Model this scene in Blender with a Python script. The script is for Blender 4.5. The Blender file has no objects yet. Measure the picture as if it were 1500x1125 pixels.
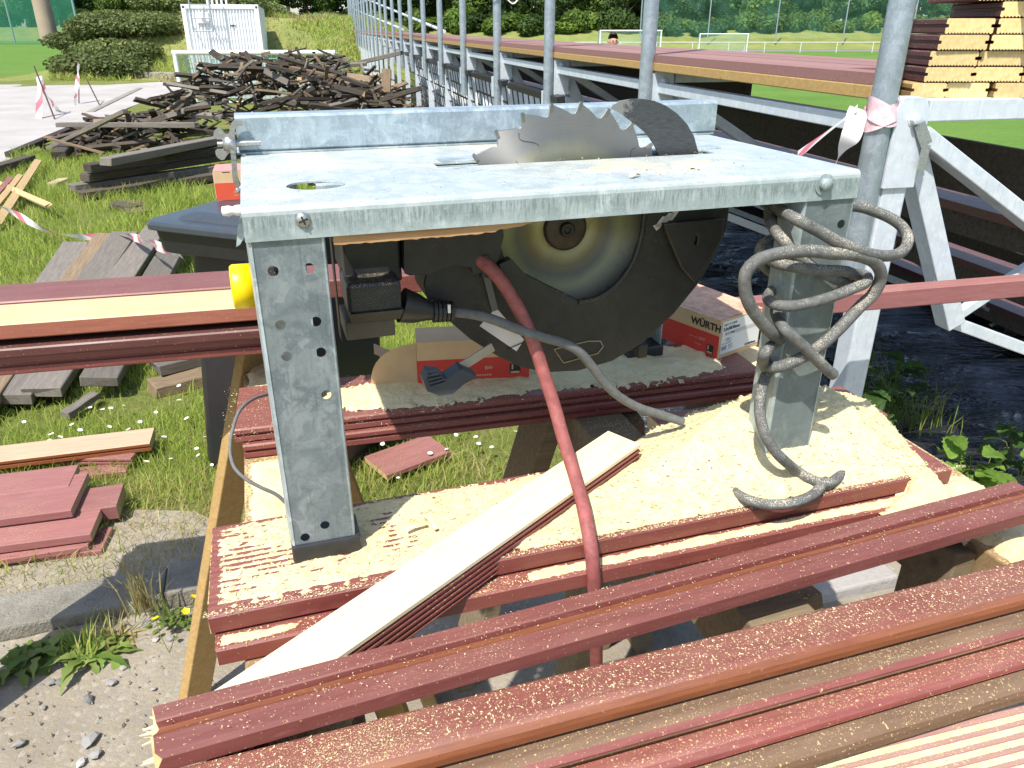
import bpy, bmesh, math, random
from mathutils import Vector, Matrix, Euler
import numpy as np
random.seed(7)
rng = np.random.default_rng(7)
C = bpy.context.scene
COL = C.collection
R = math.radians

# ---------------------------------------------------------------- camera
F_PX, CX, CY, HOR = 1126.0, 750.0, 562.5, 40.0
CAM_H = 1.55
PITCH = math.atan((CY - HOR) / F_PX)
cam = bpy.data.cameras.new('camera')
cam_o = bpy.data.objects.new('camera', cam); COL.objects.link(cam_o)
cam.sensor_width = 36.0
cam.lens = F_PX / 1500.0 * 36.0
cam.clip_start = 0.02; cam.clip_end = 2000
cam_o.location = (0, 0, CAM_H)
cam_o.rotation_euler = (R(90) - PITCH, 0, 0)
C.camera = cam_o

# ---------------------------------------------------------------- sun, sky, exposure
SUN = Vector((-0.24, -0.47, 0.85)).normalized()          # towards the sun: behind the camera, to the left, high
sl = bpy.data.lights.new('sun', 'SUN'); sl.energy = 4.3; sl.angle = R(0.55); sl.color = (1.0, 0.955, 0.88)
so = bpy.data.objects.new('sun', sl); COL.objects.link(so)
so.rotation_euler = SUN.to_track_quat('Z', 'Y').to_euler(); so.location = (-3, -6, 12)
W = bpy.data.worlds.new('World'); C.world = W; W.use_nodes = True
wn = W.node_tree; bg = wn.nodes['Background']
sky = wn.nodes.new('ShaderNodeTexSky'); sky.sky_type = 'NISHITA'; sky.sun_disc = False
sky.sun_elevation = math.asin(SUN.z); sky.sun_rotation = math.atan2(SUN.x, SUN.y)
sky.air_density = 1.0; sky.dust_density = 1.2; sky.ozone_density = 1.0
wn.links.new(sky.outputs[0], bg.inputs[0]); bg.inputs[1].default_value = 0.15
C.view_settings.view_transform = 'Standard'; C.view_settings.look = 'None'
C.view_settings.exposure = 0.62; C.view_settings.gamma = 1.0; C.view_settings.use_curve_mapping = False
C.cycles.use_denoising = True
C.cycles.max_bounces = 6; C.cycles.transparent_max_bounces = 12; C.cycles.caustics_reflective = False; C.cycles.caustics_refractive = False

# ---------------------------------------------------------------- site measurements
_c, _s = math.cos(PITCH), math.sin(PITCH)
def sight(px, py):
    u = (px - CX) / F_PX; v = (CY - py) / F_PX
    return Vector((u, _c + v * _s, -_s + v * _c))
def hit(px, py, p0, n):                                   # where the sight line meets a real plane of the site
    d = sight(px, py); o = Vector((0, 0, CAM_H)); n = Vector(n)
    t = (Vector(p0) - o).dot(n) / d.dot(n)
    return o + d * t
def at(px, py, z=0.0): return hit(px, py, (0, 0, z), (0, 0, 1))
def atd(px, py, depth):                                    # point at a given distance along the lens axis
    return Vector((0, 0, CAM_H)) + sight(px, py) * depth
class Frame:
    def __init__(s, o, ang):
        s.o = Vector((o[0], o[1], 0)); s.a = ang
        s.e = Vector((math.cos(ang), math.sin(ang), 0)); s.n = Vector((-math.sin(ang), math.cos(ang), 0))
    def w(s, a, d, z=0.0): return s.o + s.e * a + s.n * d + Vector((0, 0, z))
    def l(s, p): q = Vector((p[0], p[1], 0)) - s.o; return (q.dot(s.e), q.dot(s.n), p[2])
    def ld(s, px, py, d): return s.l(hit(px, py, s.w(0, d), s.n))
    def lz(s, px, py, z): return s.l(at(px, py, z))
    def la(s, px, py, a): return s.l(hit(px, py, s.w(a, 0), s.e))
ZT = 1.373
SAW = Frame(at(352, 305, ZT), math.atan2(1.102, 3.463))
STK = Frame(SAW.w(0, 0.667), R(13.3))                      # long boards lying behind the saw
FRT = Frame((0, 0), R(20.8))                               # boards lying in front
STD = Frame(atd(1325, 145, 1.9), R(12.9))                  # grandstand: e runs to the right, n runs away along it

# ---------------------------------------------------------------- mesh helpers
def link(o, parent=None):
    COL.objects.link(o)
    if parent is not None: o.parent = parent
    return o
def mobj(name, verts, faces, mats, parent=None, smooth=False, mi=None, loc=None):
    me = bpy.data.meshes.new(name); me.from_pydata([tuple(v) for v in verts], [], faces); me.update()
    for m in (mats if isinstance(mats, (list, tuple)) else [mats]): me.materials.append(m)
    if mi is not None: me.polygons.foreach_set('material_index', mi)
    if smooth: me.polygons.foreach_set('use_smooth', [True] * len(me.polygons))
    o = bpy.data.objects.new(name, me); link(o, parent)
    if loc is not None: o.location = loc
    return o
class MB:
    """collects simple solids; build() links them as ONE mesh object"""
    def __init__(s): s.v = []; s.f = []; s.m = []; s.sm = []
    def add(s, v, f, m=0, sm=False):
        b = len(s.v); s.v += [Vector(q) for q in v]
        for q in f: s.f.append([b + i for i in q]); s.m.append(m); s.sm.append(sm)
        return s
    def box(s, lo, hi, m=0, M=None):
        x0, y0, z0 = lo; x1, y1, z1 = hi
        v = [Vector(q) for q in ((x0,y0,z0),(x1,y0,z0),(x1,y1,z0),(x0,y1,z0),(x0,y0,z1),(x1,y0,z1),(x1,y1,z1),(x0,y1,z1))]
        if M is not None: v = [M @ q for q in v]
        return s.add(v, [(0,3,2,1),(4,5,6,7),(0,1,5,4),(1,2,6,5),(2,3,7,6),(3,0,4,7)], m)
    def bar(s, a, b, w, h, m=0, up=(0,0,1), w2=None, h2=None):
        a = Vector(a); b = Vector(b); x = (b - a).normalized(); y = Vector(up).cross(x)
        if y.length < 1e-4: y = Vector((1,0,0)).cross(x)
        y.normalize(); z = x.cross(y)
        w2 = w2 or w; h2 = h2 or h; v = []
        for p, ww, hh in ((a, w, h), (b, w2, h2)):
            for sy, sz in ((-1,-1),(1,-1),(1,1),(-1,1)): v.append(p + y * (sy*ww/2) + z * (sz*hh/2))
        return s.add(v, [(0,3,2,1),(4,5,6,7),(0,1,5,4),(1,2,6,5),(2,3,7,6),(3,0,4,7)], m)
    def tube(s, pts, r, n=10, m=0, cap=True):
        pts = [Vector(p) for p in pts]; N = len(pts)
        rr = r if isinstance(r, (list, tuple)) else [r] * N
        v = []; f = []; prev = None
        for i, p in enumerate(pts):
            t = (pts[min(i+1, N-1)] - pts[max(i-1, 0)]).normalized()
            if prev is None:
                u = t.cross(Vector((0,0,1)));
                if u.length < 1e-3: u = t.cross(Vector((1,0,0)))
            else: u = prev - t * prev.dot(t)
            u.normalize(); prev = u; w = t.cross(u)
            for k in range(n):
                a = 2*math.pi*k/n; v.append(p + (u*math.cos(a) + w*math.sin(a)) * rr[i])
        for i in range(N-1):
            for k in range(n): f.append((i*n+k, i*n+(k+1)%n, (i+1)*n+(k+1)%n, (i+1)*n+k))
        s.add(v, f, m, True)
        if cap: s.add(v[:n], [tuple(range(n))[::-1]], m); s.add(v[-n:], [tuple(range(n))], m)
        return s
    def lathe(s, prof, o, ax, n=20, m=0):
        ax = Vector(ax).normalized(); o = Vector(o); u = ax.cross(Vector((0,0,1)))
        if u.length < 1e-3: u = ax.cross(Vector((1,0,0)))
        u.normalize(); w = ax.cross(u); v = []; f = []
        for r, h in prof:
            for k in range(n):
                a = 2*math.pi*k/n; v.append(o + ax*h + (u*math.cos(a) + w*math.sin(a))*max(r, 1e-5))
        for i in range(len(prof)-1):
            for k in range(n): f.append((i*n+k, i*n+(k+1)%n, (i+1)*n+(k+1)%n, (i+1)*n+k))
        return s.add(v, f, m, True)
    def prism(s, out, o, X, Y, Z, depth, m=0, mcap=None):
        """outline (x,y) in frame X,Y swept along Z from 0 to depth"""
        o = Vector(o); X = Vector(X); Y = Vector(Y); Z = Vector(Z); n = len(out)
        v = [o + X*x + Y*y for x, y in out] + [o + X*x + Y*y + Z*depth for x, y in out]
        s.add(v, [(i, (i+1)%n, n+(i+1)%n, n+i) for i in range(n)], m)
        s.add(v, [tuple(range(n))[::-1], tuple(range(n, 2*n))], m if mcap is None else mcap)
        return s
    def build(s, name, mats, parent=None, bevel=0, loc=None, fixn=True):
        o = mobj(name, s.v, s.f, mats, parent, False, s.m, loc)
        me = o.data; me.polygons.foreach_set('use_smooth', s.sm)
        if fixn:
            bm = bmesh.new(); bm.from_mesh(me); bmesh.ops.recalc_face_normals(bm, faces=bm.faces); bm.to_mesh(me); bm.free()
        if bevel:
            b = o.modifiers.new('bevel', 'BEVEL'); b.width = bevel; b.segments = 2; b.limit_method = 'ANGLE'; b.angle_limit = R(50)
        return o
def curve_plate(outline, holes, thick, bev=0.0):
    """flat plate with holes in local XY, thickness along Z (centred); returns a mesh"""
    cu = bpy.data.curves.new('tmp', 'CURVE'); cu.dimensions = '2D'; cu.fill_mode = 'BOTH'
    cu.extrude = max(thick/2 - bev, 1e-5); cu.bevel_depth = bev; cu.bevel_resolution = 1
    for poly in [outline] + list(holes):
        sp = cu.splines.new('POLY'); sp.points.add(len(poly)-1); sp.use_cyclic_u = True
        for i, (x, y) in enumerate(poly): sp.points[i].co = (x, y, 0, 1)
    ob = bpy.data.objects.new('tmp', cu); COL.objects.link(ob)
    dg = bpy.context.evaluated_depsgraph_get()
    me = bpy.data.meshes.new_from_object(ob.evaluated_get(dg))
    bpy.data.objects.remove(ob); bpy.data.curves.remove(cu)
    return me
def plate_obj(name, outline, holes, thick, mat, M, parent=None, bev=0.0):
    me = curve_plate(outline, holes, thick, bev); me.name = name
    me.transform(M); me.materials.clear()
    me.materials.append(mat); me.polygons.foreach_set('material_index', [0]*len(me.polygons)); me.update()
    return link(bpy.data.objects.new(name, me), parent)
def text_mesh(txt, size, align='LEFT', shear=0, bold=0.0):
    cu = bpy.data.curves.new('tmp', 'FONT'); cu.body = txt; cu.size = size; cu.align_x = align; cu.shear = shear
    cu.extrude = 0.0002; cu.offset = bold
    ob = bpy.data.objects.new('tmp', cu); COL.objects.link(ob)
    dg = bpy.context.evaluated_depsgraph_get()
    me = bpy.data.meshes.new_from_object(ob.evaluated_get(dg))
    bpy.data.objects.remove(ob); bpy.data.curves.remove(cu); return me
def frameM(o, X, Y, Z=None):
    X = Vector(X).normalized(); Y = Vector(Y).normalized(); Z = Vector(Z).normalized() if Z is not None else X.cross(Y)
    return Matrix(((X.x,Y.x,Z.x,o[0]),(X.y,Y.y,Z.y,o[1]),(X.z,Y.z,Z.z,o[2]),(0,0,0,1)))
def smooth_path(pts, k=6):
    P = [Vector(p) for p in pts]; out = []
    Q = [P[0]*2 - P[1]] + P + [P[-1]*2 - P[-2]]
    for i in range(1, len(Q)-2):
        a, b, c, d = Q[i-1], Q[i], Q[i+1], Q[i+2]
        for j in range(k):
            t = j/k; out.append(0.5*((2*b) + (c-a)*t + (2*a-5*b+4*c-d)*t*t + (3*b-a-3*c+d)*t**3))
    out.append(P[-1]); return out
def circ(x, y, r, n=24, ry=None): return [(x + r*math.cos(2*math.pi*i/n), y + (ry or r)*math.sin(2*math.pi*i/n)) for i in range(n)]
def tag(o, label=None, cat=None, group=None, kind=None):
    if label: o['label'] = label
    if cat: o['category'] = cat
    if group: o['group'] = group
    if kind: o['kind'] = kind
    return o
def thing(name, label, cat, loc=(0,0,0), rz=0, group=None):
    o = bpy.data.objects.new(name, None); COL.objects.link(o); o.empty_display_size = 0.1
    o.location = loc; o.rotation_euler = (0, 0, rz); return tag(o, label, cat, group)
def copy_tree(o, parent=None):
    c = o.copy(); COL.objects.link(c)
    if parent is not None: c.parent = parent
    for ch in [q for q in COL.objects if q.parent == o]: copy_tree(ch, c)
    return c
def wparent(o, root):                                       # parent an object whose mesh is in world coordinates
    o.parent = root; o.matrix_parent_inverse = root_matrix(root).inverted(); return o
def root_matrix(root): return Matrix.LocRotScale(root.location, root.rotation_euler, root.scale)
# ---------------------------------------------------------------- materials
class NT:
    def __init__(s, name):
        s.m = bpy.data.materials.new(name); s.m.use_nodes = True; s.t = s.m.node_tree
        s.b = s.t.nodes['Principled BSDF']; s.out = s.t.nodes['Material Output']
    def n(s, typ, **k):
        q = s.t.nodes.new(typ)
        for a, b in k.items(): setattr(q, a, b)
        return q
    def l(s, a, b): s.t.links.new(a, b)
    def coord(s, scale=(1,1,1), kind='Object', rot=(0,0,0)):
        tc = s.n('ShaderNodeTexCoord'); mp = s.n('ShaderNodeMapping'); mp.inputs['Scale'].default_value = scale; mp.inputs['Rotation'].default_value = rot
        s.l(tc.outputs[kind], mp.inputs[0]); return mp.outputs[0]
    def noise(s, vec, scale, detail=5, rough=.55, dist=0):
        q = s.n('ShaderNodeTexNoise'); q.inputs['Scale'].default_value = scale; q.inputs['Detail'].default_value = detail
        q.inputs['Roughness'].default_value = rough; q.inputs['Distortion'].default_value = dist
        if vec is not None: s.l(vec, q.inputs['Vector'])
        return q.outputs['Fac']
    def vor(s, vec, scale, out='Distance', feature='F1'):
        q = s.n('ShaderNodeTexVoronoi', feature=feature); q.inputs['Scale'].default_value = scale; s.l(vec, q.inputs['Vector']); return q.outputs[out]
    def ramp(s, fac, stops, interp='LINEAR'):
        q = s.n('ShaderNodeValToRGB'); cr = q.color_ramp; cr.interpolation = interp
        while len(cr.elements) < len(stops): cr.elements.new(0.5)
        for e, (p, c) in zip(cr.elements, stops):
            e.position = p; e.color = (c, c, c, 1) if not hasattr(c, '__len__') else (*c, 1)
        s.l(fac, q.inputs[0]); return q.outputs[0]
    def mix(s, fac, a, b, mode='MIX'):
        q = s.n('ShaderNodeMix', data_type='RGBA', blend_type=mode)
        for sock, val in ((0, fac), (6, a), (7, b)):
            if hasattr(val, 'links') or hasattr(val, 'is_linked'): s.l(val, q.inputs[sock])
            elif hasattr(val, '__len__'): q.inputs[sock].default_value = (*val[:3], 1)
            else: q.inputs[sock].default_value = val
        return q.outputs[2]
    def math(s, op, a, b=0.0, clamp=False):
        q = s.n('ShaderNodeMath', operation=op, use_clamp=clamp)
        for i, v in enumerate((a, b)):
            if hasattr(v, 'is_linked'): s.l(v, q.inputs[i])
            else: q.inputs[i].default_value = v
        return q.outputs[0]
    def up(s, lo=.35, hi=.8):
        g = s.n('ShaderNodeNewGeometry'); sp = s.n('ShaderNodeSeparateXYZ'); s.l(g.outputs['True Normal'], sp.inputs[0])
        return s.ramp(sp.outputs['Z'], [(lo, 0.0), (hi, 1.0)])
    def rnd(s): return s.n('ShaderNodeObjectInfo').outputs['Random']
    def bump(s, h, strength=.3, dist=.002):
        q = s.n('ShaderNodeBump'); q.inputs['Strength'].default_value = strength; q.inputs['Distance'].default_value = dist
        s.l(h, q.inputs['Height']); s.l(q.outputs[0], s.b.inputs['Normal'])
    def set(s, col=None, rough=None, metal=None, spec=None):
        for k, v in (('Base Color', col), ('Roughness', rough), ('Metallic', metal), ('Specular IOR Level', spec)):
            if v is None: continue
            if hasattr(v, 'is_linked'): s.l(v, s.b.inputs[k])
            elif hasattr(v, '__len__'): s.b.inputs[k].default_value = (*v, 1)
            else: s.b.inputs[k].default_value = v
        return s.m
DUST = (.62, .47, .23)
def vary(t, col, amt):                                       # each object slightly lighter or darker than the next
    hv = t.n('ShaderNodeHueSaturation'); t.l(t.math('ADD', t.math('MULTIPLY', t.rnd(), amt*2), 1-amt), hv.inputs['Value']); t.l(col, hv.inputs['Color'])
    return hv.outputs[0]
def wood(name, c1, c2, knots=True, rough=.75, amt=.12, dust=0.0, grain=60, bump=.25, scale=1.0):
    t = NT(name); v = t.coord((1.2*scale, 14*scale, 14*scale))
    n1 = t.noise(v, 6, 6, .6, .6); v2 = t.coord((3, grain, grain)); n2 = t.noise(v2, 4, 4, .7)
    col = t.ramp(n1, [(.3, c1), (.7, c2)]); col = t.mix(t.ramp(n2, [(.35, 0.0), (.75, .55)]), col, tuple(x*.62 for x in c1))
    if knots:
        kv = t.vor(t.coord((2.2, 9, 9)), 1.0); col = t.mix(t.ramp(kv, [(.03, .75), (.11, 0.0)]), col, tuple(x*.4 for x in c1))
    col = vary(t, col, amt)
    if dust:
        d = t.noise(t.coord(), 260, 3, .6); big = t.noise(t.coord(), 9, 3)
        m = t.math('MULTIPLY', t.up(), t.ramp(t.math('ADD', d, t.math('MULTIPLY', t.math('SUBTRACT', big, .5), .5)), [(.66-dust*.35, 0.0), (.72-dust*.35, 1.0)]))
        col = t.mix(m, col, DUST)
    t.bump(n2, bump, .0015); return t.set(col, rough)
def paint(name, c1, c2, rough=.42, dust=.25, speck=0.0, fine=260, patch=8, amt=.1, coat=0.0):
    """red-brown wood stain with dry sawdust on whatever faces up"""
    t = NT(name); v = t.coord((2, 22, 22)); g = t.noise(v, 5, 6, .65, .4); col = t.ramp(g, [(.3, c1), (.72, c2)])
    v3 = t.coord((1.4, 60, 60)); g2 = t.noise(v3, 3, 3, .7); col = t.mix(t.ramp(g2, [(.5, 0.0), (.8, .35)]), col, tuple(x*.6 for x in c1))
    sc = t.noise(t.coord((1, 3, 3)), 14, 5, .7); col = t.mix(t.ramp(sc, [(.60, 0.0), (.74, .35)]), col, tuple(min(1, x*1.5+.05) for x in c2))
    col = vary(t, col, amt)
    film = t.math('MULTIPLY', t.up(.3, .8), t.ramp(t.noise(t.coord((.8, 3, 3)), 9, 6, .7), [(.35, .02), (.75, .06+.22*min(1, dust*2.2))]))
    col = t.mix(film, col, (.50, .40, .28))
    d = t.noise(t.coord(), fine, 3, .65); big = t.noise(t.coord((.6, 1, 1)), patch, 4, .6)
    f = t.math('ADD', d, t.math('MULTIPLY', t.math('SUBTRACT', big, .5), .45))
    m = t.math('MULTIPLY', t.up(.3, .75), t.ramp(f, [(.70-dust*.4, 0.0), (.76-dust*.4, .95)]))
    s2 = t.ramp(t.noise(t.coord(), fine*.55, 2, .5), [(.70-speck*.2, 0.0), (.735-speck*.2, .85)])
    m = t.math('MAXIMUM', m, t.math('MULTIPLY', s2, .8 if speck else .25))
    col = t.mix(m, col, DUST)
    rg = t.mix(m, t.ramp(g, [(.2, rough-.08), (.8, rough+.12)]), (.95, .95, .95))
    t.l(rg, t.b.inputs['Roughness']); t.bump(t.math('ADD', t.math('MULTIPLY', g2, .5), m), .3, .0012)
    t.set(col); t.b.inputs['Coat Weight'].default_value = coat; t.b.inputs['Coat Roughness'].default_value = .25
    return t.m
def plain(name, c, rough=.5, metal=0.0, var=.12, scale=25, bump=0.0, dust=0.0, amt=0.0, spec=None, fine=600, dcol=DUST):
    t = NT(name); n = t.noise(t.coord(), scale, 5, .6)
    col = t.ramp(n, [(.3, tuple(x*(1-var) for x in c)), (.7, tuple(min(1, x*(1+var)) for x in c))])
    if amt: col = vary(t, col, amt)
    if dust:
        d = t.noise(t.coord(), fine, 3, .7); big = t.noise(t.coord(), 14, 3)
        f = t.math('ADD', d, t.math('MULTIPLY', t.math('SUBTRACT', big, .5), .5))
        m = t.ramp(f, [(.72-dust*.4, 0.0), (.80-dust*.4, .9)])
        m = t.math('MULTIPLY', m, t.math('ADD', t.math('MULTIPLY', t.up(-.4, .7), .85), .15))
        col = t.mix(m, col, dcol)
    if bump: t.bump(n, bump, .002)
    return t.set(col, rough, metal, spec)
def galv(name, base=(.50, .55, .57), dark=(.30, .35, .37), metal=.35, rough=.42, dust=0.0, streak=True, band=False):
    t = NT(name); c = t.coord()
    q = t.n('ShaderNodeTexVoronoi'); q.inputs['Scale'].default_value = 38
    wv = t.n('ShaderNodeVectorMath', operation='ADD'); nn = t.n('ShaderNodeTexNoise'); nn.inputs['Scale'].default_value = 30; nn.inputs['Detail'].default_value = 4
    sc = t.n('ShaderNodeVectorMath', operation='SCALE'); sc.inputs['Scale'].default_value = .045
    t.l(c, nn.inputs['Vector']); t.l(nn.outputs['Color'], sc.inputs[0]); t.l(c, wv.inputs[0]); t.l(sc.outputs[0], wv.inputs[1]); t.l(wv.outputs[0], q.inputs['Vector'])
    sp = t.n('ShaderNodeSeparateColor'); t.l(q.outputs['Color'], sp.inputs[0])
    col = t.mix(t.ramp(sp.outputs[0], [(.1, 0.0), (.9, 1.0)]), tuple(d*.6+b*.4 for d, b in zip(dark, base)), base)
    big = t.noise(c, 26, 7, .72, .6); col = t.mix(t.ramp(big, [(.40, .8), (.56, 0.0)]), col, dark)
    pale = t.noise(t.coord((1.3, 1, .7)), 34, 6, .75, .8); col = t.mix(t.ramp(pale, [(.56, 0.0), (.68, .5)]), col, tuple(min(.8, x*1.3+.04) for x in base))
    scv = t.noise(t.coord((9, 160, 160), 'Object', (.2, .3, .5)), 2.5, 3, .6); col = t.mix(t.ramp(scv, [(.68, 0.0), (.72, .35)]), col, (.70, .74, .74))
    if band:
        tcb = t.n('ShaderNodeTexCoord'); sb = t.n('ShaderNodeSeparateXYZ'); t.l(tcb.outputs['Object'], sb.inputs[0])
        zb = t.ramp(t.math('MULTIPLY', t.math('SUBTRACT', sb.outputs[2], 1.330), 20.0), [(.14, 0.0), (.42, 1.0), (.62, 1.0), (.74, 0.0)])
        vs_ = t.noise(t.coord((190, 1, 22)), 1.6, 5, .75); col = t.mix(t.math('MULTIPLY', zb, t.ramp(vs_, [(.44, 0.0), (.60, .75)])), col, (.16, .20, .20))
    if streak:
        sv = t.coord((60, 60, 5)); sn = t.noise(sv, 3, 4, .7)
        col = t.mix(t.ramp(sn, [(.56, 0.0), (.70, .5)]), col, tuple(x*.7 for x in dark))
    fine = t.noise(c, 300, 2); col = t.mix(t.ramp(fine, [(.60, 0.0), (.75, .35)]), col, (.75, .8, .8))
    if dust:
        f = t.math('ADD', t.noise(c, 330, 3, .7), t.math('MULTIPLY', t.math('SUBTRACT', t.noise(c, 7, 4), .5), .7))
        m = t.math('MULTIPLY', t.ramp(f, [(.66-dust*.4, 0.0), (.80-dust*.4, .8)]), t.math('ADD', t.math('MULTIPLY', t.up(), .8), .2))
        col = t.mix(m, col, (.72, .66, .5))
    rg = t.ramp(big, [(.3, rough-.1), (.7, rough+.14)]); t.l(rg, t.b.inputs['Roughness']); t.bump(sp.outputs[0], .06, .001)
    return t.set(col, None, metal)
M = {}
M['galv_top'] = galv('galvanised_top', (.50, .56, .555), (.39, .45, .45), .25, .47, .36, False)
M['galv'] = galv('galvanised', (.52, .59, .60), (.27, .335, .355), .28, .42)
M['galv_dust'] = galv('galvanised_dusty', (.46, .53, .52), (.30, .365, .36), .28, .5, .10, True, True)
M['zinc'] = galv('zinc_post', (.66, .71, .75), (.54, .60, .65), .15, .42, 0, True)
M['pipe'] = galv('zinc_pipe', (.40, .46, .51), (.27, .32, .36), .45, .36, 0, True)
M['bolt'] = plain('bolt_steel', (.42, .42, .40), .38, .8, .2, 200)
M['stain'] = paint('maroon_stain', (.17, .040, .033), (.25, .066, .053), .45, .12, 0.12, 420, coat=.2)
M['stain_dusty'] = paint('maroon_stain_dusty', (.175, .044, .033), (.25, .070, .052), .55, .22, .40, 620, 6)
M['stain_dry'] = paint('maroon_stain_dry', (.225, .082, .078), (.31, .125, .115), .75, .10, 0.0, 420, 5)
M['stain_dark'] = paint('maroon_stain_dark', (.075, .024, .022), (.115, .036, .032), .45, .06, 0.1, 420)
M['stain_purple'] = paint('maroon_stain_purple', (.165, .044, .037), (.235, .074, .060), .5, .06, .12, 520, coat=.1)
M['stain_rust'] = paint('rust_stain_edge', (.185, .052, .020), (.275, .088, .034), .45, .03, 0.0, 430, coat=.2)
M['stain_brown'] = paint('brown_stain_dusty', (.105, .056, .030), (.175, .100, .054), .75, .20, .25, 480, 9)
M['deck_red'] = paint('deck_stain', (.23, .112, .10), (.31, .16, .14), .7, .0, 0, amt=.16)
M['pine'] = wood('fresh_pine', (.78, .63, .37), (.87, .75, .50), True, .7, .05, 0, 70, .12, .8)
M['pine_end'] = wood('sawn_pine_end', (.68, .48, .19), (.80, .62, .32), True, .8, .22, 0, 25, .2, .9)
M['stain_warm'] = paint('warm_red_stain', (.27, .085, .052), (.36, .135, .085), .5, .08, .1, 430)
M['stain_pale'] = paint('dust_paled_stain', (.36, .185, .16), (.44, .24, .205), .75, .3, .3, 430)
M['pine_warm'] = wood('pale_pine', (.62, .44, .22), (.72, .55, .32), True, .7, .05, 0, 70, .12, .8)
M['pine_dull'] = wood('dry_sawn_end', (.42, .33, .20), (.52, .42, .27), False, .85, .15)
M['treated'] = wood('treated_timber', (.36, .22, .075), (.48, .32, .12), True, .75, .12, .12)
M['treated_dusty'] = wood('dusty_timber', (.26, .17, .08), (.38, .26, .13), True, .8, .12, .45)
M['treated_grey'] = wood('grey_brown_timber', (.17, .125, .075), (.27, .205, .125), True, .85, .15, .15)
M['weather'] = wood('weathered_timber', (.13, .115, .095), (.23, .20, .165), True, .9, .22, 0, 80, .5)
M['rotten'] = wood('dark_rotten_timber', (.034, .026, .020), (.10, .078, .055), True, .9, .5, 0, 60, .6)  # old timber; on the stand's tiers the dark tone stands for shade
M['rotten_brown'] = wood('brown_broken_timber', (.12, .085, .05), (.24, .17, .10), True, .9, .5, 0, 60, .6)
M['split_yellow'] = wood('fresh_broken_timber', (.50, .34, .15), (.62, .45, .22), False, .85, .1, 0, 80, .5)
M['black'] = plain('black_plastic', (.022, .022, .023), .42, 0, .25, 60, .1, .16)
M['black_dusty'] = plain('dusty_black_plastic', (.022, .022, .021), .5, 0, .3, 40, .2, .19, fine=500, dcol=(.40, .34, .22))
M['bin_lid'] = plain('bin_plastic_lid', (.045, .055, .065), .34, 0, .1, 30, .05)
M['bin'] = plain('bin_plastic', (.018, .019, .021), .38, 0, .15, 30, .05)
M['cable'] = plain('dusty_rubber_cable', (.105, .108, .102), .8, 0, .35, 90, .4, .46, fine=520, dcol=(.54, .48, .36))
M['cord'] = plain('grey_cord', (.13, .135, .13), .75, 0, .2, 90, .3, .25, fine=950, dcol=(.38, .35, .28))
M['hose'] = plain('red_rubber', (.29, .085, .078), .65, 0, .3, 70, .25, .22, fine=380, dcol=(.42, .22, .17))
M['yellow'] = plain('yellow_plastic', (.90, .66, .0), .35, 0, .03, 10)
M['board_box'] = plain('cardboard', (.62, .42, .23), .8, 0, .08, 20, .05)
M['board_box_in'] = plain('cardboard_inside', (.52, .36, .20), .85, 0, .1, 20, .05)
M['red_print'] = plain('red_print', (.58, .045, .03), .5, 0, .06, 30)
M['orange_print'] = plain('orange_red_print', (.66, .09, .04), .5, 0, .06, 30)
M['pink_print'] = plain('pale_red_print', (.66, .26, .22), .5, 0, .06, 30)
M['paper'] = plain('white_paper', (.74, .73, .70), .6, 0, .03, 30)
M['sticker'] = plain('white_sticker', (.62, .60, .60), .5, 0, .05, 30)
M['ink'] = plain('black_ink', (.02, .02, .02), .6)
M['ink_grey'] = plain('grey_ink', (.42, .42, .40), .6)
M['green_print'] = plain('green_print', (.16, .42, .08), .5)
M['tan_print'] = plain('tan_print', (.62, .40, .2), .6)
M['white'] = plain('white_paint', (.74, .76, .76), .45, 0, .05, 8)
M['net_white'] = plain('white_cord', (.6, .68, .66), .8)
M['concrete'] = None
def concrete():
    t = NT('concrete'); c = t.coord(); n = t.noise(c, 9, 8, .65); f = t.noise(c, 120, 4, .7)
    col = t.ramp(n, [(.3, (.18, .165, .13)), (.7, (.34, .31, .255))]); col = t.mix(t.ramp(f, [(.5, 0.0), (.75, .5)]), col, (.40, .38, .33))
    v = t.vor(c, 170); col = t.mix(t.ramp(v, [(.05, .5), (.2, 0.0)]), col, (.09, .085, .075))
    t.bump(t.math('ADD', f, n), 1.0, .008); return t.set(col, .95)
M['concrete'] = concrete()
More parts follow.
